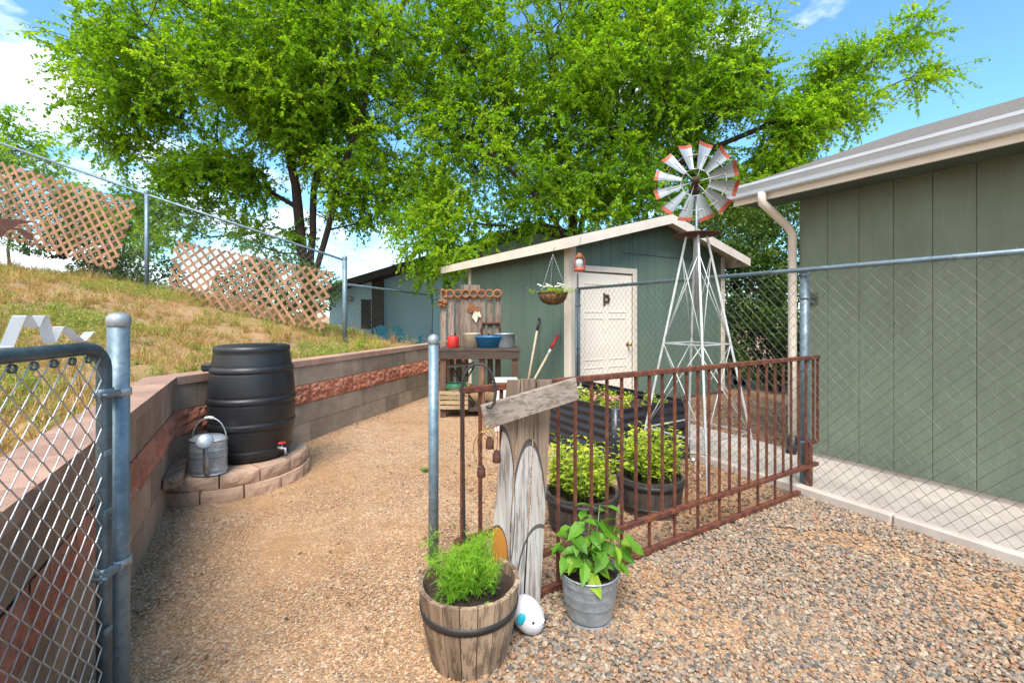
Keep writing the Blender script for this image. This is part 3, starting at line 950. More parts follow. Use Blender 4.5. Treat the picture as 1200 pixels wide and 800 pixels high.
# ------------------------------------------------------------------ house on the right
HD = Vector((-.4906, .8714, 0)); HN = Vector((-.8714, -.4906, 0))     # along the wall (away), outward
HC = Vector((2.94, 4.65, 0))                                            # far corner at ground
def house():
    root = thing('house', 'sage green house wing with vertical siding, white gutter and grey shingle roof', 'house', HC)
    z0, z1 = .10, 2.63
    W = MB(); s = 0.0; L = 7.0
    i = 0
    widths = [.20]
    while s < L:
        wd = .262
        a = HC - HD * (s + .001); b = HC - HD * (s + wd - .0015)
        pr = .012 if i % 6 else .014
        W.box((a + b) / 2 - HN * (.05 - pr / 2) + Vector((0, 0, (z0 + z1) / 2)), ((b - a).length, .1, z1 - z0), Matrix((HD, HN, Vector((0, 0, 1)))).transposed(), random.random(), bev=.004)
        s += wd; i += 1
    c = HC - HD * (L / 2 + .004) - HN * .08
    W.box(c + Vector((0, 0, (z0 + z1) / 2)), (L - .01, .1, z1 - z0 - .01), Matrix((HD, HN, Vector((0, 0, 1)))).transposed(), .3)
    # end wall (faces away up the garden)
    e = HC - HN * 3.1 - HD * .0
    R = Matrix((HD, HN, Vector((0, 0, 1)))).transposed()
    W.box(HC - HN * 3.15 - HD * .06 + Vector((0, 0, (z0 + z1) / 2)), (.1, 6.0, z1 - z0 - .004), R, .4)
    W.build('wall', m['sage'], root)
    Fo = MB(); Fo.box(HC - HN * 3.0 - HD * (L / 2) + Vector((0, 0, .03)), (L - .03, 6 - .03, .16), R, .5)
    Fo.build('foundation', m['concrete'], root)
    OV, OE = .45, .42
    zf0, zf1 = 2.60, 2.74
    A = HC + HN * OV + HD * OE; B = HC + HN * OV - HD * L
    So = MB(); So.prism([A - HN * .012 + Vector((0, 0, 2.628)), B - HN * .012 + Vector((0, 0, 2.628)), B - HN * (OV + .02) + Vector((0, 0, 2.628)), A - HN * (OV + .02) + Vector((0, 0, 2.628))], (0, 0, .02), .5)
    So.build('soffit', m['soffit'], root)
    Fa = MB(); Fa.bar(A + Vector((0, 0, 2.67)), B + Vector((0, 0, 2.67)), .022, .15, v=.5)
    # rake fascia
    pitch = .35; RW = 4.2
    A2 = A - HN * RW + Vector((0, 0, pitch * RW))
    Fa.bar(A + Vector((0, 0, 2.69)) - HN * .02, A2 + Vector((0, 0, 2.69)), .02, .14, v=.5)
    Fa.build('fascia', m['cream'], root)
    # K-style gutter: profile swept along eave
    prof = [(0.012, 2.655), (.075, 2.655), (.085, 2.665), (.088, 2.70), (.115, 2.735), (.125, 2.742), (.128, 2.765), (.120, 2.768), (.118, 2.748), (.08, 2.69), (.07, 2.664), (.016, 2.664), (.016, 2.755), (.012, 2.755)]
    Gm = MB(); Gm.prism([A + HD * .03 + HN * p + Vector((0, 0, z)) for p, z in prof], (B - A) - HD * .03, .5)
    gu = Gm.build('gutter', m['white'], root)
    cp = MB(); cp.prism([A + HD * .032 + HN * p + Vector((0, 0, z)) for p, z in prof[:8] + [(.013, 2.766)]], -HD * .004, .5)
    cp.build('gutter_end_cap', m['white'], gu)
    # roof: a mesh in its own frame so that the shingle courses follow the slope
    ro = bpy.data.objects.new('roof', bpy.data.meshes.new('roof')); COL.objects.link(ro); ro.parent = root
    up = (-HN + Vector((0, 0, pitch))).normalized(); along = -HD; nrm = along.cross(up)
    if nrm.z < 0: nrm = -nrm
    Rm = Matrix((along, up, along.cross(up))).transposed()
    ro.matrix_local = Matrix.Translation((A + HD * .03 + HN * .05 + Vector((0, 0, 2.765))) - HC) @ Rm.to_4x4()
    Ls, Lu, th = L + OE, RW * math.hypot(1, pitch) + .05, .03 * (1 if along.cross(up).z < 0 else -1)
    vs = []; fs = []
    rows = int(Lu / .14)
    for r in range(rows):
        y0, y1 = r * .14, (r + 1) * .14 + .01
        t0 = .012; b = len(vs); sg = -1 if th > 0 else 1
        vs += [(0, y0, sg * t0), (Ls, y0, sg * t0), (Ls, y1, sg * .002), (0, y1, sg * .002), (0, y0, 0), (Ls, y0, 0), (Ls, y1, -sg * .02), (0, y1, -sg * .02)]
        fs += [(b, b + 1, b + 2, b + 3), (b + 4, b + 5, b + 1, b), (b + 4, b, b + 3, b + 7), (b + 1, b + 5, b + 6, b + 2)]
    me = ro.data; me.from_pydata(vs, [], fs); me.materials.append(m['shingle']); me.update()
    OFF[ro.name] = OFF[root.name]
    # other roof slope
    Bk = MB(); rt = A2 + Vector((0, 0, 2.76)); rl = rt - HD * Ls
    Bk.prism([rt, rl, rl - HN * RW - Vector((0, 0, pitch * RW)), rt - HN * RW - Vector((0, 0, pitch * RW))], (0, 0, -.03), .5)
    Bk.build('rear_roof_slope', m['shingle'], root)
    # gable end triangle
    ga = HC - HD * .03
    Gb = MB(); Gb.prism([ga + Vector((0, 0, 2.64)), ga - HN * 6.2 + Vector((0, 0, 2.64)), ga - HN * 3.7 + Vector((0, 0, 2.64 + 3.9 * pitch))], -HD * .05, .4)
    Gb.build('gable', m['sage'], root)
    # downspout
    D = MB(); g0 = A - HD * .34 + HN * .06 + Vector((0, 0, 2.66)); wtop = HC + HD * .03 + HN * .05
    wtop = HC + HN * .06 + HD * .04
    pts = [g0, g0 + Vector((0, 0, -.06)), g0 + Vector((0, 0, -.10)) + (wtop - g0).to_3d() * 0, ]
    tgt = Vector((wtop.x, wtop.y, 2.30))
    pts += [g0.lerp(tgt, .25) + Vector((0, 0, -.07)), g0.lerp(tgt, .85), tgt + Vector((0, 0, -.02)), Vector((wtop.x, wtop.y, 1.2)), Vector((wtop.x, wtop.y, .22))]
    D.tube(pts, .04, 12, .5)
    dsp = D.build('downspout', m['cream'], root)
    E = MB(); e0 = Vector((wtop.x, wtop.y, .23)); E.tube([e0, e0 + Vector((0, 0, -.09)), e0 + Vector((-.05, -.06, -.16))], .05, 12, .5)
    E.build('downspout_elbow', m['black'], dsp)
    Ob = MB(); oc = HC - HD * .14 + HN * .015 + Vector((0, 0, 1.62))
    Ob.box(oc, (.075, .02, .12), R, .5, bev=.006); Ob.box(oc + HN * .014 + Vector((0, 0, .02)), (.05, .012, .05), R, .2, bev=.004); Ob.box(oc + HN * .014 - Vector((0, 0, .035)), (.05, .012, .03), R, .2, bev=.004)
    Ob.build('outlet_cover', m['soffit'], root)
    return root
house()

# concrete walk along the house, with a low kerb on its gravel edge
FA = Vector((3.02, 2.68, 0)); FDIR = Vector((-.4906, .8714, 0))
M = MB()
p0 = FA - FDIR * 3 + HN * .03; 
off = (HC - FA).dot(-HN)
q = [p0, p0 + FDIR * 7.6, p0 + FDIR * 7.6 - HN * (off + .08), p0 - HN * (off + .08)]
M.prism([Vector((a.x, a.y, -.1)) for a in q], (0, 0, .155), .5)
o = M.build('concrete_walk', m['concrete']); tag(o, kind='structure')
M = MB(); s = 0
while s < 7.6:
    a = p0 + FDIR * (s + .004) + HN * .045; b = p0 + FDIR * min(s + 1.2, 7.6) + HN * .045
    M.bar(Vector((a.x, a.y, .01)), Vector((b.x, b.y, .01)), .07, .13, v=random.random(), bev=.012); s += 1.2
o = M.build('concrete_kerb', m['concrete']); tag(o, kind='structure')

# ------------------------------------------------------------------ chain-link fences
def pipe_post(M, p, r, z0, z1):
    M.tube([(p[0], p[1], z0), (p[0], p[1], z1)], r, 16)
def dome(M, p, r, z):
    M.lathe([(r * 1.12, z - .035), (r * 1.14, z - .005), (r * 1.05, z + .012), (r * .7, z + .028), (.001, z + .034)], (p[0], p[1], 0), 16)

def right_fence():
    a = FA - FDIR * 1.9; b = Vector((.80, 6.33, 0))
    b = FA + FDIR * ((b - FA).dot(FDIR))
    root = thing('chain_link_fence', 'tall chain link fence running from the house walk back to the shed corner', 'fence', (b.x, b.y, 0))
    zt = 1.83
    np_mesh('wire_mesh', *chain_link(b, a, (.06, .06), (zt + .03, zt + .03), .083, .09, .0015, 4), m['wire'], root)
    M = MB(); M.tube([b + Vector((0, 0, zt)), a + Vector((0, 0, zt))], .019, 12); M.build('top_rail', m['galvpipe'], root)
    for k in range(1, 14):
        Tm = MB(); c = b + (a - b) * (k / 14) + Vector((0, 0, zt)); 
        Tm.tube([c + Vector((0, 0, .022)) + FDIR * .004, c + HN * .022, c + Vector((0, 0, -.03)) + HN * .01], .002, 5)
        Tm.build('tie_wire', m['wire'], root)
    for pxy, r in ((FA + FDIR * 1.26, .036), (b, .036), (a, .036)):
        q = pxy - HN * .05 if pxy is not b else pxy
        M = MB(); pipe_post(M, q, r, -.1, zt - .02); dome(M, q, r, zt - .01)
        for z in (.4, 1.0, 1.6): M.lathe([(r + .001, z - .012), (r + .004, z - .012), (r + .004, z + .012), (r + .001, z + .012)], (q.x, q.y, 0), 16)
        M.build('post', m['galvpipe'], root)
    M = MB(); M.tube([b + Vector((0, 0, .05)), a + Vector((0, 0, .05))], .003, 6); M.build('bottom_wire', m['wire'], root)
right_fence()

def hill_fence():
    Y = 8.0
    px = [(-330, 65), (0, 167), (172, 228), (405, 303)]
    top = [P(-250, 80, Y), P(172, 228, Y), P(404, 305, Y)]
    root = thing('chain_link_fence', 'chain link fence climbing the grassy hill behind the lattice panels', 'fence', (top[2].x, Y, hill_z(top[2].x, Y)))
    def hz(p): return hill_z(p.x, p.y)
    parts = []
    for p, q in ((top[0], top[1]), (top[1], top[2])):
        parts.append(chain_link(p, q, (hz(p) + .05, hz(q) + .05), (p.z, q.z), .10, .105, .002, 3))
    np_mesh('wire_mesh', *merge(parts), m['wiredark'], root)
    M = MB(); M.tube(top, .021, 10); M.build('top_rail', m['galvpipe'], root)
    for p in top:
        M = MB(); r = .034 if p is not top[2] else .042
        pipe_post(M, p, r, hz(p) - .2, p.z + .04); dome(M, p, r, p.z + .05)
        M.build('post', m['galvpipe'], root)
    # second fence running away behind the far wall
    c = Vector((top[2].x, Y, 0)); e = Vector((-2.15, 12.2, 0))
    root2 = thing('chain_link_fence', 'lower chain link fence running back from the tall corner post toward the blue house', 'fence', (e.x, e.y, .7))
    zc = 1.45 + 37 / F * Y
    np_mesh('wire_mesh', *chain_link(c, e, (.85, .72), (zc, zc), .10, .105, .002, 3), m['wiredark'], root2)
    M = MB(); M.tube([(c.x, c.y, zc), (e.x, e.y, zc)], .021, 10); M.build('top_rail', m['galvpipe'], root2)
    M = MB(); pipe_post(M, e, .032, .4, zc + .02); dome(M, e, .032, zc + .03); M.build('post', m['galvpipe'], root2)
hill_fence()

def lattice(label, TL, TR, BR, BL, Y, seed):
    """diagonal crossed slats between four corners measured on the fence plane"""
    a, b, c, d = [P(*q, Y - .07) for q in (TL, TR, BR, BL)]
    root = thing('lattice_panel', label, 'lattice', d, 0, 'terracotta lattice panels on the hill fence')
    u = ((b - a) + (c - d)) / 2; L = u.length; u.normalize()
    n = Vector((0, -1, 0)); vdir = u.cross(n).normalized()
    if vdir.z < 0: vdir = -vdir
    Hh = (a - d).dot(vdir)
    orig = d - u * max(0, 0)
    sk = (a - d).dot(u) / max(Hh, .01)
    def q(s, t, off): 
        return orig + u * (s + sk * t) + vdir * t + n * off
    for lay, sg in enumerate((1, -1)):
        M = MB(); st = .178; k = -Hh
        rng = random.Random(seed + lay)
        while k < L + Hh:
            s0, s1 = (k, k + Hh) if sg > 0 else (k + Hh, k)
            # line from (s0, t=0) to (s1, t=Hh), clipped to 0..L
            t0, t1 = 0.0, Hh
            f = lambda s: (s - s0) / (s1 - s0) * Hh
            lo, hi = sorted((f(0.0), f(L)))
            t0, t1 = max(t0, lo), min(t1, hi)
            if t1 - t0 > .03:
                sa = s0 + (s1 - s0) * t0 / Hh; sb = s0 + (s1 - s0) * t1 / Hh
                M.bar(q(sa, t0, lay * .009), q(sb, t1, lay * .009), .046, .008, up=n, v=rng.random())
            k += st
        M.build('slat_layer', m['lattice'], root)
    return root
lattice('terracotta lattice panel highest on the hill fence with rusted bird cutout in front', (-100, 160), (160, 236), (134, 318), (-126, 240), 8.0, 3)
lattice('terracotta lattice panel on the hill fence downhill beside the corner post', (206, 282), (391, 318), (379, 388), (194, 350), 8.0, 9)

def bird_cutout():
    Y = 7.6
    px = [(-46, 250), (-30, 243), (-15, 252), (0, 256), (18, 257), (41, 260), (20, 263), (16, 267), (26, 268), (38, 275), (38, 282), (30, 279), (20, 270), (10, 268), (4, 275), (-8, 282), (-14, 292), (-18, 282), (-34, 270), (-42, 258), (-56, 256)]
    M = MB(); pts = [P(x, y, Y) for x, y in px]
    M.prism(pts, (0, .006, 0), .5)
    c = P(-16, 290, Y)
    root = thing('bird_cutout', 'dark rusted metal bird cutout on a stake before the upper lattice', 'ornament', (c.x, Y, hill_z(c.x, Y)))
    M.build('silhouette', m['rustdark'], root)
    K = MB(); K.tube([(c.x, Y + .012, hill_z(c.x, Y) - .1), (c.x, Y + .012, c.z + .1)], .006, 6); K.build('stake', m['rustdark'], root)
bird_cutout()

# ------------------------------------------------------------------ gate at left, gate posts
GY = 1.48
def left_gate():
    zt = H - 36.5 / F * GY; xr = (122 - CX) / F * GY
    gd = Vector((.133, -.991, 0)).normalized(); gn = Vector((-gd.y, gd.x, 0))      # gate swings out towards the street; gn faces the yard
    O = Vector((xr, GY, 0)); W = .98
    def gp(s_, z, off=0.0): return O + gd * s_ + gn * off + Vector((0, 0, z))
    root = thing('chain_link_gate', 'open chain link gate with dull rounded pipe frame beside the tall left post', 'gate', (xr, GY, 0))
    R = .075; pts = [gp(W, .10), gp(W, zt - .1), gp(W - .03, zt - .02), gp(W - .1, zt - .003), gp(R, zt)]
    pts += [gp(R - R * math.sin(a), zt - R + R * math.cos(a)) for a in (.3, .6, .9, 1.2, 1.45)]
    pts += [gp(0, zt - R - .02), gp(0, .6), gp(0, .1)]
    M = MB(); M.tube(pts, .0205, 14); M.tube([gp(W, .12), gp(0, .12)], .018, 12)
    M.build('frame', m['gatepipe'], root)
    np_mesh('wire_mesh', *chain_link(gp(.025, 0, .012), gp(W - .02, 0, .012), (.13, .13), (zt - .025, zt - .025), .062, .078, .0021, 6), m['gatewire'], root)
    k = .08
    q = gd.to_track_quat('Z', 'Y').to_matrix()
    while k < W - .05:
        Tm = MB(); Tm.lathe([(.0095, -.004), (.0125, -.004), (.0125, .004), (.0095, .004), (.0095, -.004)], gp(k, zt - .033, .012), 12, None, True, 1, 1, (gn.to_track_quat('Z', 'Y').to_matrix())); k += .062; Tm.build('tension_clip', m['gatepipe'], root)
    for z in (1.20, .62):
        Hg = MB(); Hg.lathe([(.022, -.015), (.026, -.015), (.026, .015), (.022, .015)], (xr, GY, z), 14)
        Hg.bar(gp(.06, z, .028), gp(-.03, z, .028), .006, .016)
        Hg.tube([gp(.05, z, .045), gp(.05, z, 0)], .006, 6)
        Hg.build('hinge_band', m['galvpipe'], root)
    z = .25
    while z < 1.3:
        Tb = MB(); Tb.bar(gp(.003, z, .024), gp(.033, z, .024), .006, .016); z += .19; Tb.build('tension_band', m['galvpipe'], root)
    # crimped strip lying on the rail
    px = [(4, 412), (7.5, 408), (22.5, 369), (29, 369), (38.5, 384), (45, 369), (50, 370), (58, 408), (68, 382), (75, 383), (93.8, 404), (105, 388)]
    vs = []; fs = []
    pts = []
    for x, y in px:
        kk = (x - CX) / F; sg = (kk * GY - xr) / (gd.x - kk * gd.y)          # where that sight line meets the gate
        c = gp(sg, 0); pts.append(Vector((c.x, c.y, max(zt + .020, H - (y + 1 - HY) / F * c.y))))
    fine = []
    for i in range(len(pts) - 1):
        for j in range(4): fine.append(pts[i].lerp(pts[i + 1], j / 4))
    fine.append(pts[-1])
    for _ in range(1): fine = [fine[0]] + [(fine[i - 1] + fine[i] * 4 + fine[i + 1]) / 6 for i in range(1, len(fine) - 1)] + [fine[-1]]
    sd = gd * -.014 + gn * .005
    for p in fine:
        vs += [p - sd, p + sd, p + sd + Vector((0, 0, .0015)), p - sd + Vector((0, 0, .0015))]
    for i in range(len(fine) - 1):
        b = i * 4
        for k in range(4): fs.append((b + k, b + (k + 1) % 4, b + 4 + (k + 1) % 4, b + 4 + k))
    o = MB().add(vs, fs, .5, False).build('crimped_strip', m['sashblue'])
    tag(o, 'crimped zigzag white metal strip lying on top of the gate rail', 'strip')
    # hinge post
    px_ = (139 - CX) / F * 1.56
    r2 = thing('gate_post', 'thick galvanised gate post with domed cap beside the open gate', 'post', (px_, 1.56, 0))
    M = MB(); M.tube([(px_, 1.56, -.2), (px_, 1.56, H - .012)], .031, 20); M.build('pipe', m['galvpipe'], r2)
    M = MB(); M.lathe([(.0325, H - .035), (.0345, H - .033), (.0345, H - .008), (.031, H), (.022, H + .008), (.001, H + .011)], (px_, 1.56, 0), 20); M.build('cap', m['galv'], r2)
    for z in (1.19, .61):
        M = MB(); M.lathe([(.032, z - .012), (.036, z - .012), (.036, z + .012), (.032, z + .012)], (px_, 1.56, 0), 18)
        M.tube([(px_ - .04, 1.52, z), (px_ + .045, 1.52, z)], .006, 6); M.tube([(px_ - .03, 1.52, z), (xr, GY + .01, z + .012)], .008, 6)
        M.build('hinge_clamp', m['galv'], r2)
left_gate()

def latch_post():
    p = G(508, 664)
    r2 = thing('gate_post', 'slim galvanised latch post standing alone behind the wooden barrel planter', 'post', (p.x, p.y, 0))
    M = MB(); zt = H - 24 / F * p.y
    M.tube([(p.x, p.y, -.2), (p.x, p.y, zt - .012)], .029, 20); M.build('pipe', m['galvpipe'], r2)
    M = MB(); M.lathe([(.030, zt - .045), (.033, zt - .042), (.033, zt - .018), (.030, zt - .005), (.018, zt + .01), (.001, zt + .014)], (p.x, p.y, 0), 20); M.build('cap', m['galv'], r2)
latch_post()

# ------------------------------------------------------------------ rusty railing panel
PA = Vector((.224, 2.39, 0)); PD = Vector((1.83, 1.12, 0)).normalized()
def panel_pt(s, z): return PA + PD * s + Vector((0, 0, z))
def railing():
    root = thing('railing_panel', 'rust brown steel railing panel standing across the gravel before the planters', 'railing', (PA.x, PA.y, 0))
    sA, sB = -.252 * 2.145, 1.285 * 2.145
    M = MB()
    M.bar(panel_pt(sA, 1.105), panel_pt(sB, 1.105), .038, .030, v=.5, bev=.003); M.build('top_rail', m['rust'], root)
    pL, pR = -.095 * 2.145, 1.215 * 2.145
    M = MB(); M.bar(panel_pt(pL + .02, .225), panel_pt(sB - .02, .215), .036, .030, v=.5, bev=.003); M.build('middle_rail', m['rust'], root)
    M = MB(); M.bar(panel_pt(pL + .02, .032), panel_pt(pR - .16, .032), .036, .030, v=.5, bev=.003); M.build('bottom_rail', m['rust'], root)
    for a, b in ((sA - .03, pL - .02), (pR + .02, sB - .01)):
        M = MB(); M.bar(panel_pt(a, .405), panel_pt(b, .405), .036, .030, v=.5, bev=.003); M.build('end_rail', m['rust'], root)
    for s in (pL, pR):
        M = MB(); M.bar(panel_pt(s, -.1), panel_pt(s, 1.088 if s == pL else .42), .042, .042, up=PD, v=.5, bev=.003); M.build('post', m['rust'], root)
    i = 0
    s = .0225 - 3 * .1154 - .0
    s = .0225 - 4 * .1154
    sp = .1154
    k = -4
    while s < sB - .01:
        if abs(s - pL) > .03:
            if s < pL or s > pR: zb = .42
            else: zb = .045 if k % 2 == 0 and s < pR - .2 else .238
            M = MB(); M.bar(panel_pt(s, zb), panel_pt(s, 1.091), .0145, .0145, up=PD, v=random.random()); M.build('picket', m['rust'], root)
        s += sp; k += 1
    M = MB(); M.bar(panel_pt(sA + .008, .42), panel_pt(sA + .008, 1.091), .016, .016, up=PD, v=.8); M.build('picket', m['rust'], root)
    M = MB(); M.bar(panel_pt(sB - .008, .42), panel_pt(sB - .008, 1.091), .016, .016, up=PD, v=.8); M.build('picket', m['rust'], root)
railing()

# ------------------------------------------------------------------ board figure
def boards():
    D = 2.20
    def at(x, y, d=None): return P(x, y, d or D)
    base = G(608, 703); 
    root = thing('picket_board_figure', 'grey weathered fence boards with faded painted patches and an orange oval leaning on the railing', 'ornament', (at(607, 700).x, D, 0))
    lanes = [((594, 447), (610, 447), (591, 704), (566, 704)), ((611, 446), (629, 446), (612, 704), (592, 704)), ((630, 447), (648, 447), (633, 704), (614, 704))]
    for i, (tl, tr, br, bl) in enumerate(lanes):
        dd = (2.095, 2.155, 2.225)[i]; dr = dd + .055
        q = [at(*p, e_) for p, e_ in zip((bl, br, tr, tl), (dd, dr, dr, dd))]
        off = Vector((0, .05, 0))
        q[2] = q[2] + off; q[3] = q[3] + off           # leaning back on the rail
        q[0].z = q[1].z = .002
        M = MB(); M.prism(q, (0, .019, 0), random.random()); M.build('board', m['picket'], root)
    a, b = at(566, 489, 2.055), at(676, 455, 2.30)
    M = MB(); M.bar(a, b, .022, .115, v=.6, bev=.004); M.build('crosspiece', m['oldwoodx'], root)
boards()

# ------------------------------------------------------------------ shepherd hook with bells
def hook():
    D = 2.04
    b = P(545, 690, D)
    root = thing('shepherd_hook', 'black shepherd hook staked at the back of the wooden barrel planter', 'hook', (b.x, D, 0))
    px = [(545, 760), (544, 620), (543, 540), (541, 480), (541, 458), (543, 443), (548, 432), (557, 426), (566, 427), (574, 434), (579, 446), (581, 460), (579, 472), (575, 478), (570, 476)]
    M = MB(); pts = [P(x, y, D) for x, y in px]; pts[0].z = -.15
    sm = []
    for i in range(len(pts) - 1): sm += [pts[i], pts[i].lerp(pts[i + 1], .5)]
    sm.append(pts[-1])
    M.tube(sm, .0065, 8); M.build('rod', m['blackmetal'], root)
    g = 'rusty bells on wire under the crosspiece'
    labs = ['rusty bell highest under the crosspiece, nearest the board figure top', 'rusty bell hanging against the boards just below the highest bell', 'lowest rusty bell hanging beside the railing picket']
    for i, (x, y) in enumerate(((574, 520), (582, 536), (564, 553))):
        p = P(x, y, 2.03)
        t = thing('bell', labs[i], 'bell', p, 0, g)
        B = MB(); B.lathe([(.004, .034), (.012, .030), (.013, .02), (.0175, .018), (.019, -.018), (.0175, -.02), (.016, -.017), (.001, .02)], p, 14); B.build('body', m['rustdark'], t)
        Wm = MB(); top = P(575 + 4 * i, 493, 2.045)
        mid = p.lerp(top, .5) + Vector(((-.05, .012, -.065)[i], -.01, 0)); mid2 = p.lerp(top, .8) + Vector(((-.03, .02, -.07)[i], -.015, 0))
        pts = [p + Vector((0, 0, .03)), mid, mid2, top]; sm = [pts[0]]
        for j in range(1, 12):
            tt = j / 12; q = (1 - tt) ** 3 * pts[0] + 3 * tt * (1 - tt) ** 2 * pts[1] + 3 * tt * tt * (1 - tt) * pts[2] + tt ** 3 * pts[3]; sm.append(q)
        sm.append(top); Wm.tube(sm, .0017, 5); 
        Wm.build('wire', m['rustornament'], t)
    # loose loops of wire
    M = MB()
    for r, dx, dz in ((.06, -.01, -.07), (.075, -.02, -.10), (.05, .0, -.05)):
        c = P(572, 500, 2.02) + Vector((dx, -.005, dz)); pts = [c + Vector((r * .6 * math.cos(k * .42), .006 * math.sin(k), r * 1.1 * math.sin(k * .42))) for k in range(12)]
        M.tube(pts, .0016, 5)
    o = M.build('wire_loops', m['brass']); tag(o, 'loose loops of thin brass wire hanging under the crosspiece end', 'wire')
hook()

# ------------------------------------------------------------------ plants
def stems_and_leaves(root, base_pts, height, spread, n_stems, leaves_per, L, W, mat, seed, tpl=BROAD, lean=.35, stemr=.004, crown=.35):
    rng = np.random.default_rng(seed); M = MB(); bs, ds, vs, ll = [], [], [], []
    for i in range(n_stems):
        b = np.array(base_pts[i % len(base_pts)], float)
        d = np.array([rng.normal(0, lean), rng.normal(0, lean), 1.0]); d /= np.linalg.norm(d)
        hh = height * (.6 + .5 * rng.random())
        e = b + d * hh + np.array([rng.normal(0, spread), rng.normal(0, spread), 0])
        mid = (b + e) / 2 + rng.normal(0, .02, 3)
        M.tube([b, mid, e], [stemr, stemr * .8, stemr * .4], 5)
        for k in range(leaves_per):
            f = crown + (1 - crown) * ((k + rng.random()) / leaves_per)
            p = b + (e - b) * f + np.array([0, 0, .0])
            a = k * 2.4 + rng.random(); 
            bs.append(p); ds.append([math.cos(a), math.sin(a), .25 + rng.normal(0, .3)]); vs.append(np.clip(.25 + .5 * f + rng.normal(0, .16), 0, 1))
            ll.append(L * (.6 + .6 * rng.random()) * (1.0 - .3 * f))
    M.build('stem', m['stem'], root)
    ll = np.array(ll)
    np_mesh('foliage', *leaf_arrays(np.array(bs), np.array(ds), ll, ll * W, np.array(vs), tpl), m[mat], root)

def stave_pot(root, c, rt, rb, h, n, mat, band_z, band_mat, gap=.004, th=.02):
    M = MB(); c = Vector(c)
    for k in range(n):
        a0 = 2 * math.pi * k / n; a1 = 2 * math.pi * (k + 1) / n; v = random.random()
        top = h + random.uniform(-.004, .004)
        vs = []
        for (z, r) in ((0, rb), (h * .5, (rb + rt) / 2 + .006), (top, rt)):
            for rr in (r, r - th):
                g = gap / r / 2
                for aa in (a0 + g, (a0 + a1) / 2, a1 - g):
                    vs.append(c + Vector((rr * math.cos(aa), rr * math.sin(aa), z)))
        fs = []
        for lv in (0, 1):
            o, p = lv * 6, lv * 6 + 6
            fs += [(o, o + 1, p + 1, p), (o + 1, o + 2, p + 2, p + 1), (o + 3, p + 3, p + 4, o + 4), (o + 4, p + 4, p + 5, o + 5), (o, p, p + 3, o + 3), (o + 2, o + 5, p + 5, p + 2)]
        fs += [(12, 13, 16, 15), (13, 14, 17, 16)]
        M.add(vs, fs, v)
    M.build('staves', m[mat], root)
    for z0, z1 in band_z:
        r0 = rb + (rt - rb) * z0 / h; r1 = rb + (rt - rb) * z1 / h; bul = .006 + .003
        B = MB(); B.lathe([(r0 + .0, z0), (r0 + bul, z0), (r1 + bul, z1), (r1, z1)], c, 48, .5); B.build('band', m[band_mat], root)
    s = MB(); s.disc(c + Vector((0, 0, h * .86)), rt - th + .004 - (rt - rb) * .1, 30, .5, .03); s.build('soil', m['soil'], root)
    I = MB(); I.lathe([(rt - th - .002, h - .006), (rb - th, .01)], c, 40, .3); I.build('inner_lining', m[mat], root)

def dill_planter():
    c = Vector((P(550, 690, 1.97).x, 1.97, 0))
    root = thing('barrel_planter', 'weathered wooden barrel planter with one black band and feathery green dill', 'planter', c)
    stave_pot(root, c, .218, .165, .318, 19, 'stave', ((.205, .235),), 'blackmetal')
    rng = np.random.default_rng(5)
    M = MB(); bs, ds, vs, ll = [], [], [], []
    b0 = np.array([c.x - .012, c.y - .02, .27])
    for i in range(46):
        d = np.array([rng.normal(0, .27), rng.normal(0, .27), 1.0]); d /= np.linalg.norm(d)
        L = .12 + .12 * rng.random() 
        a = b0 + np.array([rng.normal(0, .05), rng.normal(0, .05), 0]); e = a + d * L + np.array([d[0], d[1], -.3]) * .06
        M.tube([a, (a + e) / 2 + np.array([0, 0, .015]), e], [.002, .0016, .001], 4)
        for k in range(24):
            f = .2 + .8 * rng.random(); p = a + (e - a) * f
            sd = d * .6 + rng.normal(0, .6, 3) + np.array([0, 0, .25])
            n2 = 14
            t = rng.random(n2) * .05
            q = p + unit(sd[None])[0] * t[:, None]
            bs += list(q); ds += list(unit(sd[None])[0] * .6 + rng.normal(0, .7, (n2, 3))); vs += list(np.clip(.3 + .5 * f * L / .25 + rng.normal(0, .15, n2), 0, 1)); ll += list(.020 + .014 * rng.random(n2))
    M.build('stem', m['stem'], root)
    ll = np.array(ll)
    np_mesh('foliage', *leaf_arrays(np.array(bs), np.array(ds), ll, ll * .065, np.array(vs), BLADE), m['dill'], root)
    bs = np.array([[c.x + .10, c.y - .12, .32], [c.x + .11, c.y - .13, .29], [c.x + .09, c.y - .13, .30], [c.x - .07, c.y + .05, .50], [c.x - .12, c.y - .1, .28], [c.x + .1, c.y - .115, .335]])
    ds = np.array([[.3, -.2, .6], [.1, -.3, -.7], [-.3, -.3, -.4], [-.1, -.2, .9], [-.5, -.2, .2], [.5, -.2, .3]])
    for i in range(6): np_mesh('broad_leaf', *leaf_arrays(bs[i:i + 1], ds[i:i + 1], np.array([.047]), np.array([.026]), np.array([.5 + .05 * i]), BROAD), m['leafpepper'], root)
dill_planter()

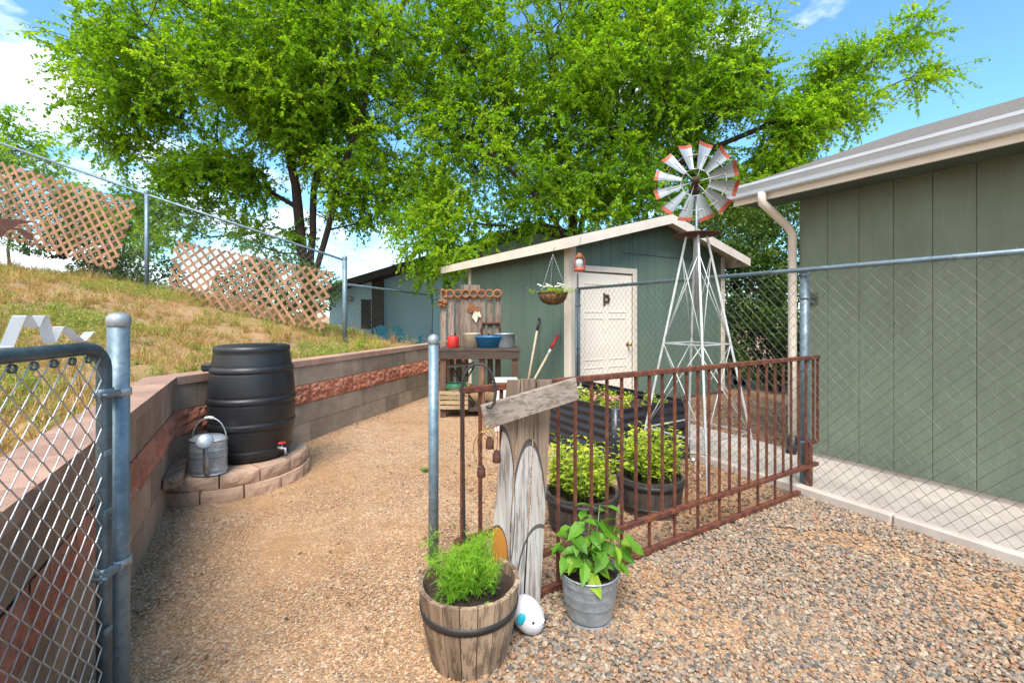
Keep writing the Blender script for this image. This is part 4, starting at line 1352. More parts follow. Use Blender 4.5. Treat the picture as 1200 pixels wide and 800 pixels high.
def half_barrel(c, label, seed, hgt):
    root = thing('half_barrel_planter', label, 'planter', c, 0, 'half barrel planters behind the railing')
    stave_pot(root, c, .245, .205, .265, 22, 'liner', ((.205, .245), (.05, .08)), 'blackmetal', .002)
    rng = np.random.default_rng(seed)
    bp = [(c[0] + .20 * math.sqrt(rng.random()) * math.cos(a), c[1] + .20 * math.sqrt(rng.random()) * math.sin(a), .23) for a in rng.random(40) * 6.28]
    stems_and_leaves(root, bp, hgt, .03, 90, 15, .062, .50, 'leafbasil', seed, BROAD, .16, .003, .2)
    return root
half_barrel(Vector((1.035, 3.42, 0)), 'dark half barrel planter of tall lime basil nearest the windmill', 21, .36)
half_barrel(Vector((.475, 3.10, 0)), 'dark half barrel planter of lime basil beside the board figure', 22, .34)

def bucket():
    c = Vector((.372, 2.19, 0))
    root = thing('bucket_planter', 'galvanised steel bucket planted with a leafy pepper plant before the railing', 'bucket', c)
    prof = [(.001, .008), (.098, .008), (.104, 0), (.107, .005), (.107, .02), (.103, .024)]
    rt, rb, h = .138, .104, .235
    for i in range(25):
        z = .024 + (h - .03) * i / 24; r = rb + (rt - rb) * z / h
        if any(abs(z - q) < .007 for q in (.13, .15, .195)): r += .0035
        prof.append((r, z))
    prof += [(rt + .004, h - .004), (rt + .006, h), (rt + .002, h + .004), (rt - .003, h), (rt - .006, h - .03), (rb + .02, .1)]
    M = MB(); M.lathe(prof, c, 48, .5); M.build('body', m['galv'], root)
    s = MB(); s.disc(c + Vector((0, 0, .195)), .130, 26, .5, .02); s.build('soil', m['soil'], root)
    Hn = MB(); pts = []
    for k in range(15):
        a = math.pi * k / 14; pts.append(c + Vector((math.cos(a) * .142, -math.sin(a) * .128, .225 - .008 * math.sin(a))))
    Hn.tube(pts, .0032, 6); Hn.build('bail_handle', m['galv'], root)
    rng = np.random.default_rng(31); M = MB(); bs, ds, vs, ll = [], [], [], []
    st = [((-.05, .0), (-.10, .02, .40)), ((0, .02), (.01, .03, .48)), ((.04, -.01), (.12, -.02, .44)), ((.03, .03), (.17, .03, .36)), ((-.02, -.03), (-.03, -.06, .36)), ((0, 0), (.06, .05, .52)), ((.02, 0), (-.06, 0, .46))]
    for (bx, by), (ex, ey, ez) in st:
        a = np.array([c.x + bx, c.y + by, .19]); e = np.array([c.x + ex, c.y + ey, ez])
        M.tube([a, (a + e) / 2 + rng.normal(0, .01, 3), e], [.005, .004, .002], 6)
        for k in range(11):
            f = .4 + .6 * (k / 10); an = k * 2.4 + rng.random()
            p = a + (e - a) * f; d = np.array([math.cos(an), math.sin(an), rng.normal(-.1, .35)])
            q = p + d * .035; M.tube([p, q], .0014, 4)
            bs.append(q); ds.append(d + np.array([0, 0, -.25])); vs.append(np.clip(.45 + rng.normal(0, .22), 0, 1)); ll.append(.075 + .05 * rng.random())
    M.build('stem', m['stem'], root); ll = np.array(ll)
    np_mesh('foliage', *leaf_arrays(np.array(bs), np.array(ds), ll, ll * .62, np.array(vs), BROAD), m['leafpepper'], root)
bucket()

def toy():
    c = Vector((.072, 2.08, .088))
    root = thing('animal_ornament', 'small round white animal ornament with one turquoise ear beside the barrel planter', 'ornament', (c.x, c.y, 0))
    R = Matrix.Rotation(math.radians(-38), 3, 'Y')
    M = MB(); M.ball(c, .083, 16, (.80, .85, 1.10), R); M.build('body', m['toyw'], root)
    E = MB(); E.ball(c + Vector((-.030, -.062, .018)), .025, 10, (.85, .35, 1.1), Matrix.Rotation(.4, 3, 'Y')); E.build('ear', m['turquoise'], root)
    Y = MB(); Y.ball(c + Vector((.022, -.064, .004)), .0065, 8); Y.build('eye', m['black'], root)
    N = MB(); N.ball(c + Vector((.064, -.028, -.012)), .014, 10, (1.0, 1, .8)); N.build('snout', m['toyw'], root)
    N = MB(); N.ball(c + Vector((.076, -.035, -.012)), .007, 8); N.build('nose', m['blackmetal'], root)
toy()

def raised_bed():
    h = .585
    A = Vector((.95, 4.17, 0)); B = Vector((1.78, 4.63, 0)); d = Vector((-.50, .866, 0)); L = 1.72
    root = thing('raised_bed', 'black corrugated steel raised garden bed with small flowers behind the basil planters', 'planter', A)
    cs = [A, B, B + d * L, A + d * L]; cen = sum(cs, Vector()) / 4
    for i in range(4):
        p, q = cs[i], cs[(i + 1) % 4]; u = (q - p); ln = u.length; u.normalize(); n = Vector((u.y, -u.x, 0))
        if n.dot(p - cen) < 0: n = -n
        vs, fs = [], []; N = 60
        for j in range(N + 1):
            z = h * j / N; o = .011 * math.cos(2 * math.pi * z / .0835 )
            for s in (.03, ln - .03):
                vs.append(p + u * s + n * o + Vector((0, 0, z)))
                vs.append(p + u * s + n * (o - .003) + Vector((0, 0, z)))
        for j in range(N):
            b = j * 4; fs += [(b, b + 2, b + 6, b + 4), (b + 1, b + 5, b + 7, b + 3)]
        M = MB(); M.add(vs, fs, .5, True); M.build('corrugated_panel', m['bedmetal'], root)
        R = MB(); R.bar(p + u * .03 + Vector((0, 0, h)), q - u * .03 + Vector((0, 0, h)), .028, .018, v=.5, bev=.004); R.build('rim', m['black'], root)
    for p in cs:
        o = (p - cen).normalized()
        M = MB(); M.tube([p - o * .012 + Vector((0, 0, -.02)), p - o * .012 + Vector((0, 0, h + .012))], .042, 14)
        cp = M.build('corner_post', m['bedmetal'], root)
        for z in [.05 + .075 * k for k in range(7)]:
            for t in (-1, 1):
                Bm = MB(); Bm.ball(p - o * .012 + (o * .8 + t * .55 * Vector((-o.y, o.x, 0))).normalized() * .042 + Vector((0, 0, z)), .006, 6); Bm.build('bolt', m['galv'], cp)
    s = MB(); ins = [cen + (p - cen) * .97 for p in cs]; s.prism([Vector((p.x, p.y, .42)) for p in ins], (0, 0, .09), .5); s.build('soil', m['soil'], root)
    rng = np.random.default_rng(8)
    bp = []
    for k in range(60):
        f, g = rng.random() * .9 + .05, rng.random() * .9 + .05
        q = A + (B - A) * f + d * L * g; bp.append((q.x, q.y, .5))
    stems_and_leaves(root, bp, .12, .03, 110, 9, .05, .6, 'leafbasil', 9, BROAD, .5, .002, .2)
    for mt, nm, cc, k in (('flowerp', 'pink_flower', (.30, .22), 26), ('flowerw', 'pale_flower', (.4, .6), 10)):
        for i in range(k):
            M = MB(); q = A + (B - A) * (cc[0] + rng.normal(0, .08)) + d * L * (cc[1] + rng.normal(0, .10)); 
            M.ball((q.x, q.y, .60 + .03 * rng.random()), .014, 6, (1, 1, .6)); M.build(nm, m[mt], root)
raised_bed()

def solar_stem():
    a = Vector((1.19, 3.52, .2))
    root = thing('garden_light', 'thin dark stems with tiny white flower lights rising by the basil planter near the windmill', 'garden light', (a.x, a.y, 0))
    M = MB()
    for px, py in ((797, 521), (806, 538), (812, 538), (816, 543), (819, 557), (829, 533)):
        e = P(px, py, 3.6)
        M.tube([a + Vector((0, 0, -.2)), a + Vector((0, 0, .15)), a.lerp(e, .6) + Vector((0, 0, .08)), e], .003, 5)
        Fm = MB()
        for k in range(5): Fm.ball(e + Vector((.008 * math.cos(k * 1.26), -.004, .008 * math.sin(k * 1.26))), .0075, 6)
        Fm.build('flower_light', m['flowerw'], root)
    M.build('stem', m['blackmetal'], root)
solar_stem()

# ------------------------------------------------------------------ windmill
def windmill():
    c = Vector((1.67, 4.12, 0)); zt = 2.16
    root = thing('garden_windmill', 'tall white lattice garden windmill with red tipped galvanised blades', 'windmill', c)
    th = math.radians(-13)
    dirs = [Vector((math.cos(th + k * math.pi / 2), math.sin(th + k * math.pi / 2), 0)) for k in range(4)]
    rb, rt = .53, .09
    def leg(k, z): return c + dirs[k] * (rb + (rt - rb) * z / zt) + Vector((0, 0, z))
    for k in range(4):
        M = MB(); M.bar(leg(k, -.05), leg(k, zt + .02), .019, .019, up=dirs[k], v=.6, bev=.002); M.build('leg', m['towerw'], root)
    lv = [.42, 1.20, 1.80]
    for k in range(4):
        k2 = (k + 1) % 4
        for z in (.42, 1.20): 
            M = MB(); M.bar(leg(k, z), leg(k2, z), .012, .012, v=random.random()); M.build('horizontal_brace', m['towerw'], root)
        for z0, z1 in ((.42, 1.20), (1.20, 2.0)):
            M = MB(); M.tube([leg(k, z0), leg(k2, z1)], .0045, 6); M.tube([leg(k2, z0), leg(k, z1)], .0045, 6); M.build('cross_brace', m['towerw'], root)
    M = MB(); M.tube([c + Vector((0, 0, 1.5)), c + Vector((0, 0, 2.62))], .014, 10); M.build('mast', m['galv'], root)
    M = MB(); M.lathe([(.001, 2.165), (.12, 2.167), (.195, 2.178), (.205, 2.183), (.195, 2.188), (.12, 2.178), (.001, 2.176)], c, 28, .5); M.build('platform', m['rustdark'], root)
    # wheel: faces the camera, turned a little to the left
    hub = Vector((P(815, 213, 4.0).x, 4.0, P(815, 213, 4.0).z))
    ax = Vector((-.30, -.95, .04)).normalized(); ux = Vector((ax.y, -ax.x, 0)).normalized() * -1; uy = ax.cross(ux).normalized()
    if uy.z < 0: uy = -uy
    M = MB(); M.tube([c + Vector((0, 0, 2.62)), hub - ax * .06], .022, 10); M.tube([hub - ax * .10, hub + ax * .05], .03, 14); M.ball(hub + ax * .05, .03, 10); M.ball(hub - ax * .10 - Vector((0, 0, .05)), .05, 10, (1, 1, .8))
    M.build('hub', m['rustdark'], root)
    Tm = MB()
    for rr in (.120, .25):
        pts = [hub - ax * .015 + (ux * math.cos(2 * math.pi * k / 36) + uy * math.sin(2 * math.pi * k / 36)) * rr for k in range(37)]
        Tm.tube(pts, .005 if rr < .2 else .003, 6, cap=False)
    for k in range(6):
        a = 2 * math.pi * k / 6 + .2; Tm.tube([hub, hub - ax * .015 + (ux * math.cos(a) + uy * math.sin(a)) * .25], .0035, 5)
    Tm.build('wheel_ring', m['towerw'], root)
    nb = 12
    for k in range(nb):
        a = 2 * math.pi * k / nb + .26
        er = ux * math.cos(a) + uy * math.sin(a); et = -ux * math.sin(a) + uy * math.cos(a)
        tw = math.radians(34); ew = et * math.cos(tw) + ax * math.sin(tw); en = er.cross(ew)
        def strip(r0, r1, w0, w1, sg):
            vs, fs = [], []; nr, nw = 4, 4
            for i in range(nr + 1):
                f = i / nr; r = r0 + (r1 - r0) * f; w_ = w0 + (w1 - w0) * f
                for j in range(nw + 1):
                    g = j / nw - .5
                    vs.append(hub + er * r + ew * w_ * g + en * (.12 * w_ * (4 * g * g - 1)))
            n0 = len(vs); vs += [v - en * .003 for v in vs]
            for i in range(nr):
                for j in range(nw):
                    b = i * (nw + 1) + j; q = (b, b + 1, b + nw + 2, b + nw + 1); fs += [q, tuple(n0 + x for x in q[::-1])]
            return vs, fs
        M = MB(); M.add(*strip(.118, .318, .050, .135, 1), random.random()); bl = M.build('blade', m['bladew'], root)
        M = MB(); M.add(*strip(.318, .350, .135, .145, 1), random.random()); M.build('blade_tip', m['bladered'], bl)
windmill()

# ------------------------------------------------------------------ shed
SHX = Vector((.853, .522, 0)); SHY = Vector((-.522, .853, 0)); SHC = Vector((.842, 6.6, 0))
SHA = math.atan2(.522, .853)
def shed():
    root = thing('garden_shed', 'green garden shed with cream trim, off white door and low gable roof', 'shed', SHC, SHA)
    FL, SL = 3.66, 3.3; oe, orr = .30, .30
    pitch = .265; half = FL / 2 + oe
    zr = 2.50 + pitch * half         # ridge (top of roof deck)
    def rz(x): return zr - pitch * abs(x - FL / 2)
    # front wall boards (local coordinates), door opening left free
    W = MB(); x = 0.0; dw0, dw1, dz = .12, 1.27, 2.10
    while x < FL - .01:
        x2 = min(x + .2, FL)
        for xa, xb in ((x, x2),):
            segs = [(xa, xb, 0.05)]
            if xa < dw1 and xb > dw0:
                segs = []
                if xa < dw0: segs.append((xa, dw0, .05))
                if xb > dw1: segs.append((dw1, xb, .05))
                segs.append((max(xa, dw0), min(xb, dw1), dz))
            for p, q, zb in segs:
                if q - p < .01: continue
                v = random.random()
                seam = 2.42
                pts = [(p + .003, 0, zb), (q - .003, 0, zb), (q - .003, 0, rz(q) - .06), (p + .003, 0, rz(p) - .06)]
                if p < FL / 2 < q: pts = pts[:3] + [(FL / 2, 0, zr - .06)] + pts[3:]
                W.prism(pts, (0, .03, 0), v)
        x = x2
    # left side wall boards
    y = .03
    while y < SL:
        y2 = min(y + .2, SL)
        W.box((.015, (y + y2) / 2, (.05 + rz(0) - .06) / 2), (.03, y2 - y - .006, rz(0) - .06 - .05), None, random.random(), bev=.002); y = y2
    W.box((.05, SL / 2 + .02, 1.2), (.03, SL - .06, 2.3), None, .4)
    W.box((FL / 2 + .55, .05, 1.15), (FL - 1.12, .03, 2.2), None, .4)
    W.box((FL - .015, SL / 2 + .03, (rz(0) - .06) / 2 + .02), (.03, SL - .06, rz(0) - .12), None, .5)
    W.box((FL / 2, SL + .02, 1.22), (FL, .03, 2.36), None, .5)
    W.build('wall', m['shedgreen'], root, False)
    Sm = MB(); Sm.box(((1.0 + FL) / 2, -.004, 2.44), (FL - 1.1, .006, .012)); Sm.build('siding_seam', m['soffit'], root, False)
    # roof slabs
    for sg, nm in ((-1, 0), (1, 1)):
        M = MB(); x0 = FL / 2; x1 = FL / 2 + sg * half
        M.prism([(x0, -orr, zr), (x1, -orr, zr - pitch * half), (x1, SL + .75, zr - pitch * half), (x0, SL + .75, zr)], (0, 0, .022), .5)
        M.build('roof', m['brownroof'], root, False)
        M = MB(); M.prism([(x0, -orr, zr - .004), (x1, -orr, zr - pitch * half - .004), (x1, SL + .75, zr - pitch * half - .004), (x0, SL + .75, zr - .004)], (0, 0, -.014), .5)
        M.build('roof_deck', m['soffit'] if sg < 0 else m['cream'], root, False)
        # rake fascia
        M = MB(); M.prism([(x0, -orr - .022, zr + .012), (x1 + sg * .02, -orr - .022, zr - pitch * half + .012 - pitch * .02), (x1 + sg * .02, -orr - .022, zr - pitch * half - .135), (x0, -orr - .022, zr - .135)], (0, .020, 0), .5)
        M.build('rake_fascia', m['cream'], root, False)
        M = MB(); M.prism([(x1 + sg * .001, -orr, zr - pitch * half + .008), (x1 + sg * .001, SL + .75, zr - pitch * half + .008), (x1 + sg * .001, SL + .75, zr - pitch * half - .135), (x1 + sg * .001, -orr, zr - pitch * half - .135)], (sg * .02, 0, 0), .5)
        M.build('eave_fascia', m['cream'], root, False)
    # lookouts under right eave
    M = MB()
    for y in (-.22, .5, 1.2): M.box((FL + .15, y, rz(FL + .15) - .07), (.28, .05, .08))
    M.build('lookout', m['cream'], root, False)
    # corner trims
    for (x, y, w_, d_) in ((.045, -.012, .11, .022), (-.012, .052, .022, .125), (FL - .05, -.012, .10, .022), (-.012, SL - .05, .022, .10)):
        zt = (rz(x) - .07)
        M = MB(); M.box((x, y, .04 + zt / 2), (w_, d_, zt - .04), None, .5, bev=.003); M.build('corner_trim', m['cream'], root, False)
    # door with casing
    Dm = MB(); Dm.box((.695, .012, 1.075), (1.11, .03, 2.03), None, .5, bev=.004); door = Dm.build('door', m['doorpaint'], root, False)
    Pn = MB()
    for (px, pz, pw, ph) in ((.45, 1.72, .36, .42), (.93, 1.72, .36, .42), (.45, 1.10, .36, .62), (.93, 1.10, .36, .62), (.45, .42, .36, .5), (.93, .42, .36, .5)):
        for (ox, oz, w_, h_) in ((0, ph / 2, pw, .018), (0, -ph / 2, pw, .018), (-pw / 2, 0, .018, ph), (pw / 2, 0, .018, ph)):
            Pn.box((px + ox, -.0065, pz + oz), (w_ + (.018 if h_ == .018 else -.018), .007, h_), None, .5, bev=.003)
    Pn.build('panel_moulding', m['doorpaint'], door, False)
    K = MB(); K.tube([(1.15, -.003, 1.0), (1.15, -.05, 1.0)], .012, 10); K.ball((1.15, -.062, 1.0), .03, 10); K.lathe([(.001, .006), (.032, .004), (.034, 0)], (1.15, -.003, 1.0), 16, None, True, 1, 1, Matrix.Rotation(math.pi / 2, 3, 'X'))
    K.build('door_knob', m['brass'], door, False)
    K = MB(); K.box((.655, -.010, 1.70), (.035, .015, .19), None, .5, bev=.004); K.box((.71, -.016, 1.75), (.09, .025, .05), None, .5, bev=.01); K.box((.71, -.016, 1.665), (.09, .025, .035), None, .5, bev=.01); K.ball((.74, -.02, 1.705), .036, 8, (.6, .5, 1)); K.build('knocker', m['rustdark'], door, False)
    for (x, z, w_, h_) in ((1.305, 1.09, .09, 2.06), (.72, 2.155, 1.26, .085)):
        M = MB(); M.box((x, -.012, z), (w_, .024, h_), None, .5, bev=.004); M.build('door_casing', m['cream'], root, False)
    M = MB(); M.box((.115, -.012, 1.09), (.05, .018, 2.06), None, .5, bev=.003); M.build('door_jamb', m['cream'], root, False)
    M = MB(); M.box((FL / 2, SL / 2, -.02), (FL - .06, SL - .06, .15)); M.build('foundation', m['concrete'], root, False)
shed()

def basket():
    top = Vector((.545, 6.36, 2.36)); c = Vector((.565, 6.30, 1.765))
    top = Vector((c.x, c.y, 2.36))
    root = thing('hanging_basket', 'coconut lined hanging basket of trailing flowers on chains from the shed eave', 'hanging basket', c)
    R = .205
    M = MB(); M.lathe([(.001, -.155), (.08, -.148), (.14, -.115), (.18, -.06), (.197, 0), (.185, 0), (.16, -.06)], c, 28, .5); M.build('coir_liner', m['coir'], root)
    M = MB(); M.tube([c + Vector((R * math.cos(k * .2618), R * math.sin(k * .2618), .005)) for k in range(25)], .006, 6)
    M.tube([c + Vector((R * .86 * math.cos(k * .2618), R * .86 * math.sin(k * .2618), -.085)) for k in range(25)], .004, 6)
    for k in range(14):
        a = k * .449; M.tube([c + Vector((r * math.cos(a), r * math.sin(a), z)) for r, z in ((R, .005), (R * .93, -.06), (R * .72, -.122), (.05, -.162))], .004, 5)
    M.build('wire_frame', m['blackmetal'], root)
    hk = top + Vector((0, 0, .0))
    for k in range(3):
        a = math.radians(-25 + 120 * k); e = c + Vector((R * math.cos(a), R * math.sin(a), .01)); M = MB()
        n = 22
        for i in range(n):
            p = e.lerp(hk - Vector((0, 0, .06)), i / n); q = e.lerp(hk - Vector((0, 0, .06)), (i + .8) / n); M.tube([p, q], .0055 if i % 2 else .0035, 5)
        M.build('chain', m['galv'], root)
    M = MB(); M.tube([hk - Vector((0, 0, .07)), hk - Vector((0, 0, .02)), hk + Vector((.02, .02, .02)), hk + Vector((.04, .06, .05))], .004, 6); M.build('hook', m['blackmetal'], root)
    rng = np.random.default_rng(3); bp = [(c.x + rng.normal(0, .09), c.y + rng.normal(0, .09), c.z - .02) for _ in range(30)]
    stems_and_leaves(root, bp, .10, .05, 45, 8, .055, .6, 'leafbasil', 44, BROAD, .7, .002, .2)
    M = MB()
    for k in range(22): M = MB(); M.ball(c + Vector((rng.normal(0, .10), rng.normal(0, .09), .07 + .05 * rng.random())), .017, 6, (1, 1, .7)); M.build('flower', m['flowerw'], root)
basket()

def lantern():
    c = P(679, 308, 6.17)
    root = thing('lantern', 'rust red hurricane lantern hanging at the shed corner above a thin pole', 'lantern', c)
    M = MB(); M.lathe([(.001, -.115), (.075, -.115), (.08, -.105), (.08, -.075), (.06, -.065), (.045, -.06), (.001, -.058)], c, 20); M.build('fuel_tank', m['bladered'], root)
    M = MB(); M.lathe([(.035, -.058), (.05, -.02), (.052, .01), (.036, .055)], c, 20); M.build('glass_globe', m['lanternglass'], root)
    M = MB(); M.lathe([(.04, .055), (.055, .06), (.05, .09), (.03, .105), (.035, .125), (.001, .14)], c, 20); M.build('chimney_top', m['rustornament'], root)
    M = MB()
    for s in (-1, 1): M.tube([c + Vector((s * .065, 0, -.08)), c + Vector((s * .075, 0, 0)), c + Vector((s * .055, 0, .08)), c + Vector((s * .04, 0, .1))], .007, 6)
    M.build('side_frame', m['bladered'], root)
    M = MB(); M.tube([c + Vector((-.06, 0, .07)), c + Vector((-.04, 0, .15)), c + Vector((0, 0, .18)), c + Vector((.04, 0, .15)), c + Vector((.06, 0, .07))], .003, 5)
    M.tube([c + Vector((0, 0, .18)), c + Vector((.02, .03, .36))], .003, 5); M.build('bail', m['blackmetal'], root)
    b = P(677, 320, 6.13)
    M = MB(); M.tube([(b.x, b.y, -.2), (b.x, b.y, b.z - .01)], .011, 8); o = M.build('pole', m['blackmetal']); tag(o, 'thin dark metal pole standing before the shed door under the lantern', 'pole')
lantern()

def tool(name, label, cat, foot, topp, cols):
    root = thing(name, label, cat, foot)
    f, t = Vector(foot), Vector(topp)
    M = MB(); M.tube([f.lerp(t, .12), f.lerp(t, cols[0])], .017, 10); M.build('handle', m['handle'], root)
    M = MB(); M.tube([f.lerp(t, cols[0]), f.lerp(t, (cols[0] + 1) / 2), t], [.018, .022, .021], 10); M.build('grip', m[cols[1]], root)
    if cols[2]:
        M = MB(); M.tube([f.lerp(t, cols[0] - .06), f.lerp(t, cols[0] + .005)], .0185, 10); M.build('collar', m['whiteplastic'], root)
    d = (t - f).normalized(); sd = Vector((d.y, -d.x, 0)); sd = Vector((1, .3, 0)).normalized(); n = sd.cross(d).normalized()
    w_ = .11
    vs = [f.lerp(t, .14) + sd * x * w_ * 2 * k + d * dz + n * .02 * (1 - 4 * x * x) for (k, dz) in ((.8, .0), (1, -.05), (.95, -.18), (.3, -.26)) for x in (-.5, -.25, 0, .25, .5)]
    fs = [(r * 5 + i, r * 5 + i + 1, r * 5 + i + 6, r * 5 + i + 5) for r in range(3) for i in range(4)]
    n0 = len(vs); vs += [v - n * .004 for v in vs]; fs += [tuple(n0 + i for i in q[::-1]) for q in fs]
    M = MB(); M.add(vs, fs, .4, True); M.build('blade', m['rustdark'], root)
tool('shovel', 'long shovel with pale handle and black grip leaning on the shed side wall', 'shovel', P(612, 484, 6.75), P(632, 373, 7.20), (.86, 'black', False))
tool('hoe', 'tool with wooden handle and red grip leaning at a slant on the shed side wall', 'garden tool', P(608, 478, 6.55), P(654, 393, 6.76), (.80, 'redpaint', True))

# ------------------------------------------------------------------ potting bench
BD = 6.45
def bench():
    xl, xr = P(513, 0, BD).x, P(610, 0, BD).x; L = xr - xl; zt = .985
    root = thing('potting_bench', 'dark wooden potting bench with tall weathered backboard beside the shed', 'bench', ((xl + xr) / 2, BD + .25, 0))
    M = MB()
    for k in range(3): M.box(((xl + xr) / 2, BD + .10 + .19 * k, zt - .02), (L, .183, .04), None, random.random(), bev=.004)
    M.build('bench_top', m['benchdark'], root)
    M = MB(); M.box(((xl + xr) / 2, BD + .035, zt - .095), (L - .03, .04, .11), None, .4, bev=.004); M.box(((xl + xr) / 2, BD + .53, zt - .095), (L - .03, .04, .11), None, .4); M.build('apron', m['benchdark'], root)
    for (x, y) in ((xl + .07, BD + .05), (xr - .08, BD + .05), (xl + .07, BD + .52), (xr - .08, BD + .52), ((xl + xr) / 2 + .03, BD + .08)):
        M = MB(); M.box((x, y + .035, (zt - .04) / 2), (.085, .085, zt - .045), None, random.random(), bev=.005); M.build('leg', m['benchleg'], root)
    M = MB(); M.box(((xl + xr) / 2 - .1, BD + .27, .10), (L - .3, .42, .03), None, .4); M.build('shelf', m['benchdark'], root)
    bx0, bx1 = P(514, 0, BD + .5).x, P(588, 0, BD + .5).x; wb = (bx1 - bx0) / 8
    hs = [1.82, 1.78, 1.80, 1.76, 1.79, 1.83, 1.77, 1.80]
    M = MB()
    for k in range(8):
        if k == 3 or k == 4: continue
        M.box((bx0 + wb * (k + .5), BD + .585, (hs[k] + .3) / 2), (wb * .72, .02, hs[k] - .3), None, random.random(), bev=.003)
    M.box((bx0 + wb * 4, BD + .572, 1.45), (wb * 2.4, .02, .95), None, .75, bev=.003)
    for z in (1.0, 1.38): M.box(((bx0 + bx1) / 2, BD + .607, z), (bx1 - bx0, .02, .09), None, .3)
    bb = M.build('backboard', m['backwood'], root)
    zz = 1.79
    g = thing('ring_garland', 'row of rusted metal rings and a knotted cluster along the backboard top edge', 'ornament', ((bx0 + bx1) / 2, BD + .56, zz))
    M = MB()
    for k in range(7):
        x = bx0 + .17 + k * (bx1 - bx0 - .20) / 6.3
        pts = [Vector((x + .058 * math.cos(a * .524), BD + .54 - .01 * (k % 2), zz + .055 * math.sin(a * .524))) for a in range(13)]
        M.tube(pts, .017, 7, cap=False)
    M.build('ring', m['rustornament'], g)
    M = MB(); rng = random.Random(4)
    for k in range(14): M.ball((bx0 + .06 + rng.uniform(-.06, .06), BD + .54 + rng.uniform(-.02, .02), zz - .02 + rng.uniform(-.22, .09)), .035, 6, (1, .7, .8))
    M.build('knot', m['rustornament'], g)
    st = Vector(((bx0 + bx1) / 2 + .06, BD + .545, 1.52))
    g = thing('leaf_ornament', 'copper coloured metal leaf ornament hanging on the middle board of the bench back', 'ornament', st)
    for k, mt in ((0, 'rustornament'), (1, 'rustornament'), (2, 'creampot'), (3, 'creampot'), (4, 'rustornament')):
        a = math.radians((160, 120, -80, -40, 40)[k]); d = Vector((math.cos(a), 0, math.sin(a))); s = Vector((-d.z, 0, d.x)); Lk = (.14, .16, .18, .14, .10)[k]
        M = MB(); M.prism([st + Vector((0, -.004 * k, 0)), st + d * Lk * .45 + s * .05 + Vector((0, -.004 * k, 0)), st + d * Lk + Vector((0, -.015 - .004 * k, 0)), st + d * Lk * .45 - s * .05 + Vector((0, -.004 * k, 0))], (0, .003, 0), .6); M.build('leaf', m[mt], g)
    hc = Vector((bx1 - .17, BD + .545, 1.23))
    g = thing('trivet_bracket', 'dark rusted scroll bracket hanging low on the right half of the bench back', 'ornament', hc)
    M = MB(); M.tube([hc + Vector((-.14, 0, .10)), hc + Vector((.14, 0, .10))], .022, 8)
    for s in (-1, 1): M.tube([hc + Vector((s * .12, 0, .10)), hc + Vector((s * .15, 0, 0)), hc + Vector((s * .10, 0, -.13)), hc + Vector((s * .02, 0, -.05))], .014, 7)
    M.build('scroll', m['rustdark'], g)
    # things standing on the bench
    def on(px): return P(px, 0, BD + .22).x
    c = Vector((on(531), BD + .22, zt + .002))
    t = thing('red_can', 'red metal can with short dark spout at the left end of the bench top', 'can', c)
    M = MB(); M.lathe([(.001, .001), (.082, .001), (.085, .01), (.085, .15), (.08, .16), (.03, .175), (.001, .176)], c, 24); M.build('body', m['redpaint'], t)
    M = MB(); M.tube([c + Vector((.03, 0, .17)), c + Vector((.03, 0, .235))], .012, 8); M.build('spout', m['blackmetal'], t)
    c = Vector((on(553), BD + .22, zt + .002)); M = MB(); M.lathe([(.001, .001), (.10, .001), (.125, .20), (.13, .205), (.12, .207), (.105, .05), (.001, .05)], c, 24); o = M.build('cream_pot', m['creampot']); tag(o, 'cream ceramic pot standing on the bench between the red can and blue tub', 'pot')
    c = Vector((on(573), BD + .17, zt + .002)); M = MB(); M.lathe([(.001, .001), (.14, .001), (.19, .15), (.205, .155), (.205, .17), (.185, .17), (.14, .03), (.001, .03)], c, 28, None, True, 1.08, .7); o = M.build('blue_tub', m['blueplastic']); tag(o, 'bright blue plastic tub on the bench top', 'tub')
    c = Vector((on(591), BD + .26, zt + .002)); t = thing('grey_pot', 'grey galvanised round pot at the right end of the bench top', 'pot', c)
    M = MB(); M.lathe([(.001, .001), (.15, .001), (.155, .01), (.155, .19), (.165, .195), (.165, .205), (.15, .205), (.145, .03), (.001, .03)], c, 28); M.build('body', m['galv'], t)
    M = MB(); 
    for s in (-1, 1): M.tube([c + Vector((s * .155, 0, .15)), c + Vector((s * .19, 0, .14)), c + Vector((s * .155, 0, .11))], .006, 6)
    M.build('side_handle', m['galv'], t)
    # small stones along the front edge
    # crate under the bench
    c = Vector((P(531, 0, BD + .1).x + .02, BD + .16, .12)); t = thing('slat_crate', 'pale wooden slat crate on the shelf under the potting bench', 'crate', c)
    for k in range(4):
        for y in (-.15, .15):
            M = MB(); M.box(c + Vector((0, y, .03 + .068 * k)), (.40, .014, .052), None, random.random(), bev=.002); M.build('slat', m['crate'], t)
    for x in (-.195, .195):
        M = MB(); M.box(c + Vector((x, 0, .13)), (.016, .27, .26), None, .3); M.build('end_panel', m['crate'], t)
    c2 = c + Vector((0, 0, .305)); M = MB(); 
    for r, z in ((.17, 0), (.165, .022), (.15, .04)):
        M.tube([c2 + Vector((r * math.cos(k * .2618), r * .8 * math.sin(k * .2618), z)) for k in range(25)], .014, 8, cap=False)
    o = M.build('garden_hose', m['greenplastic']); tag(o, 'coiled green garden hose lying on the slat crate', 'hose')
    c = Vector((P(541, 0, BD + .1).x - .02, BD + .30, .115)); t = thing('folding_stool', 'small black metal stool with a pale board seat behind the slat crate', 'stool', c)
    M = MB(); M.box(c + Vector((0, .05, .60)), (.42, .22, .025), Matrix.Rotation(-.12, 3, 'Y'), .6, bev=.005); M.build('seat', m['oldwoodx'], t)
    M = MB()
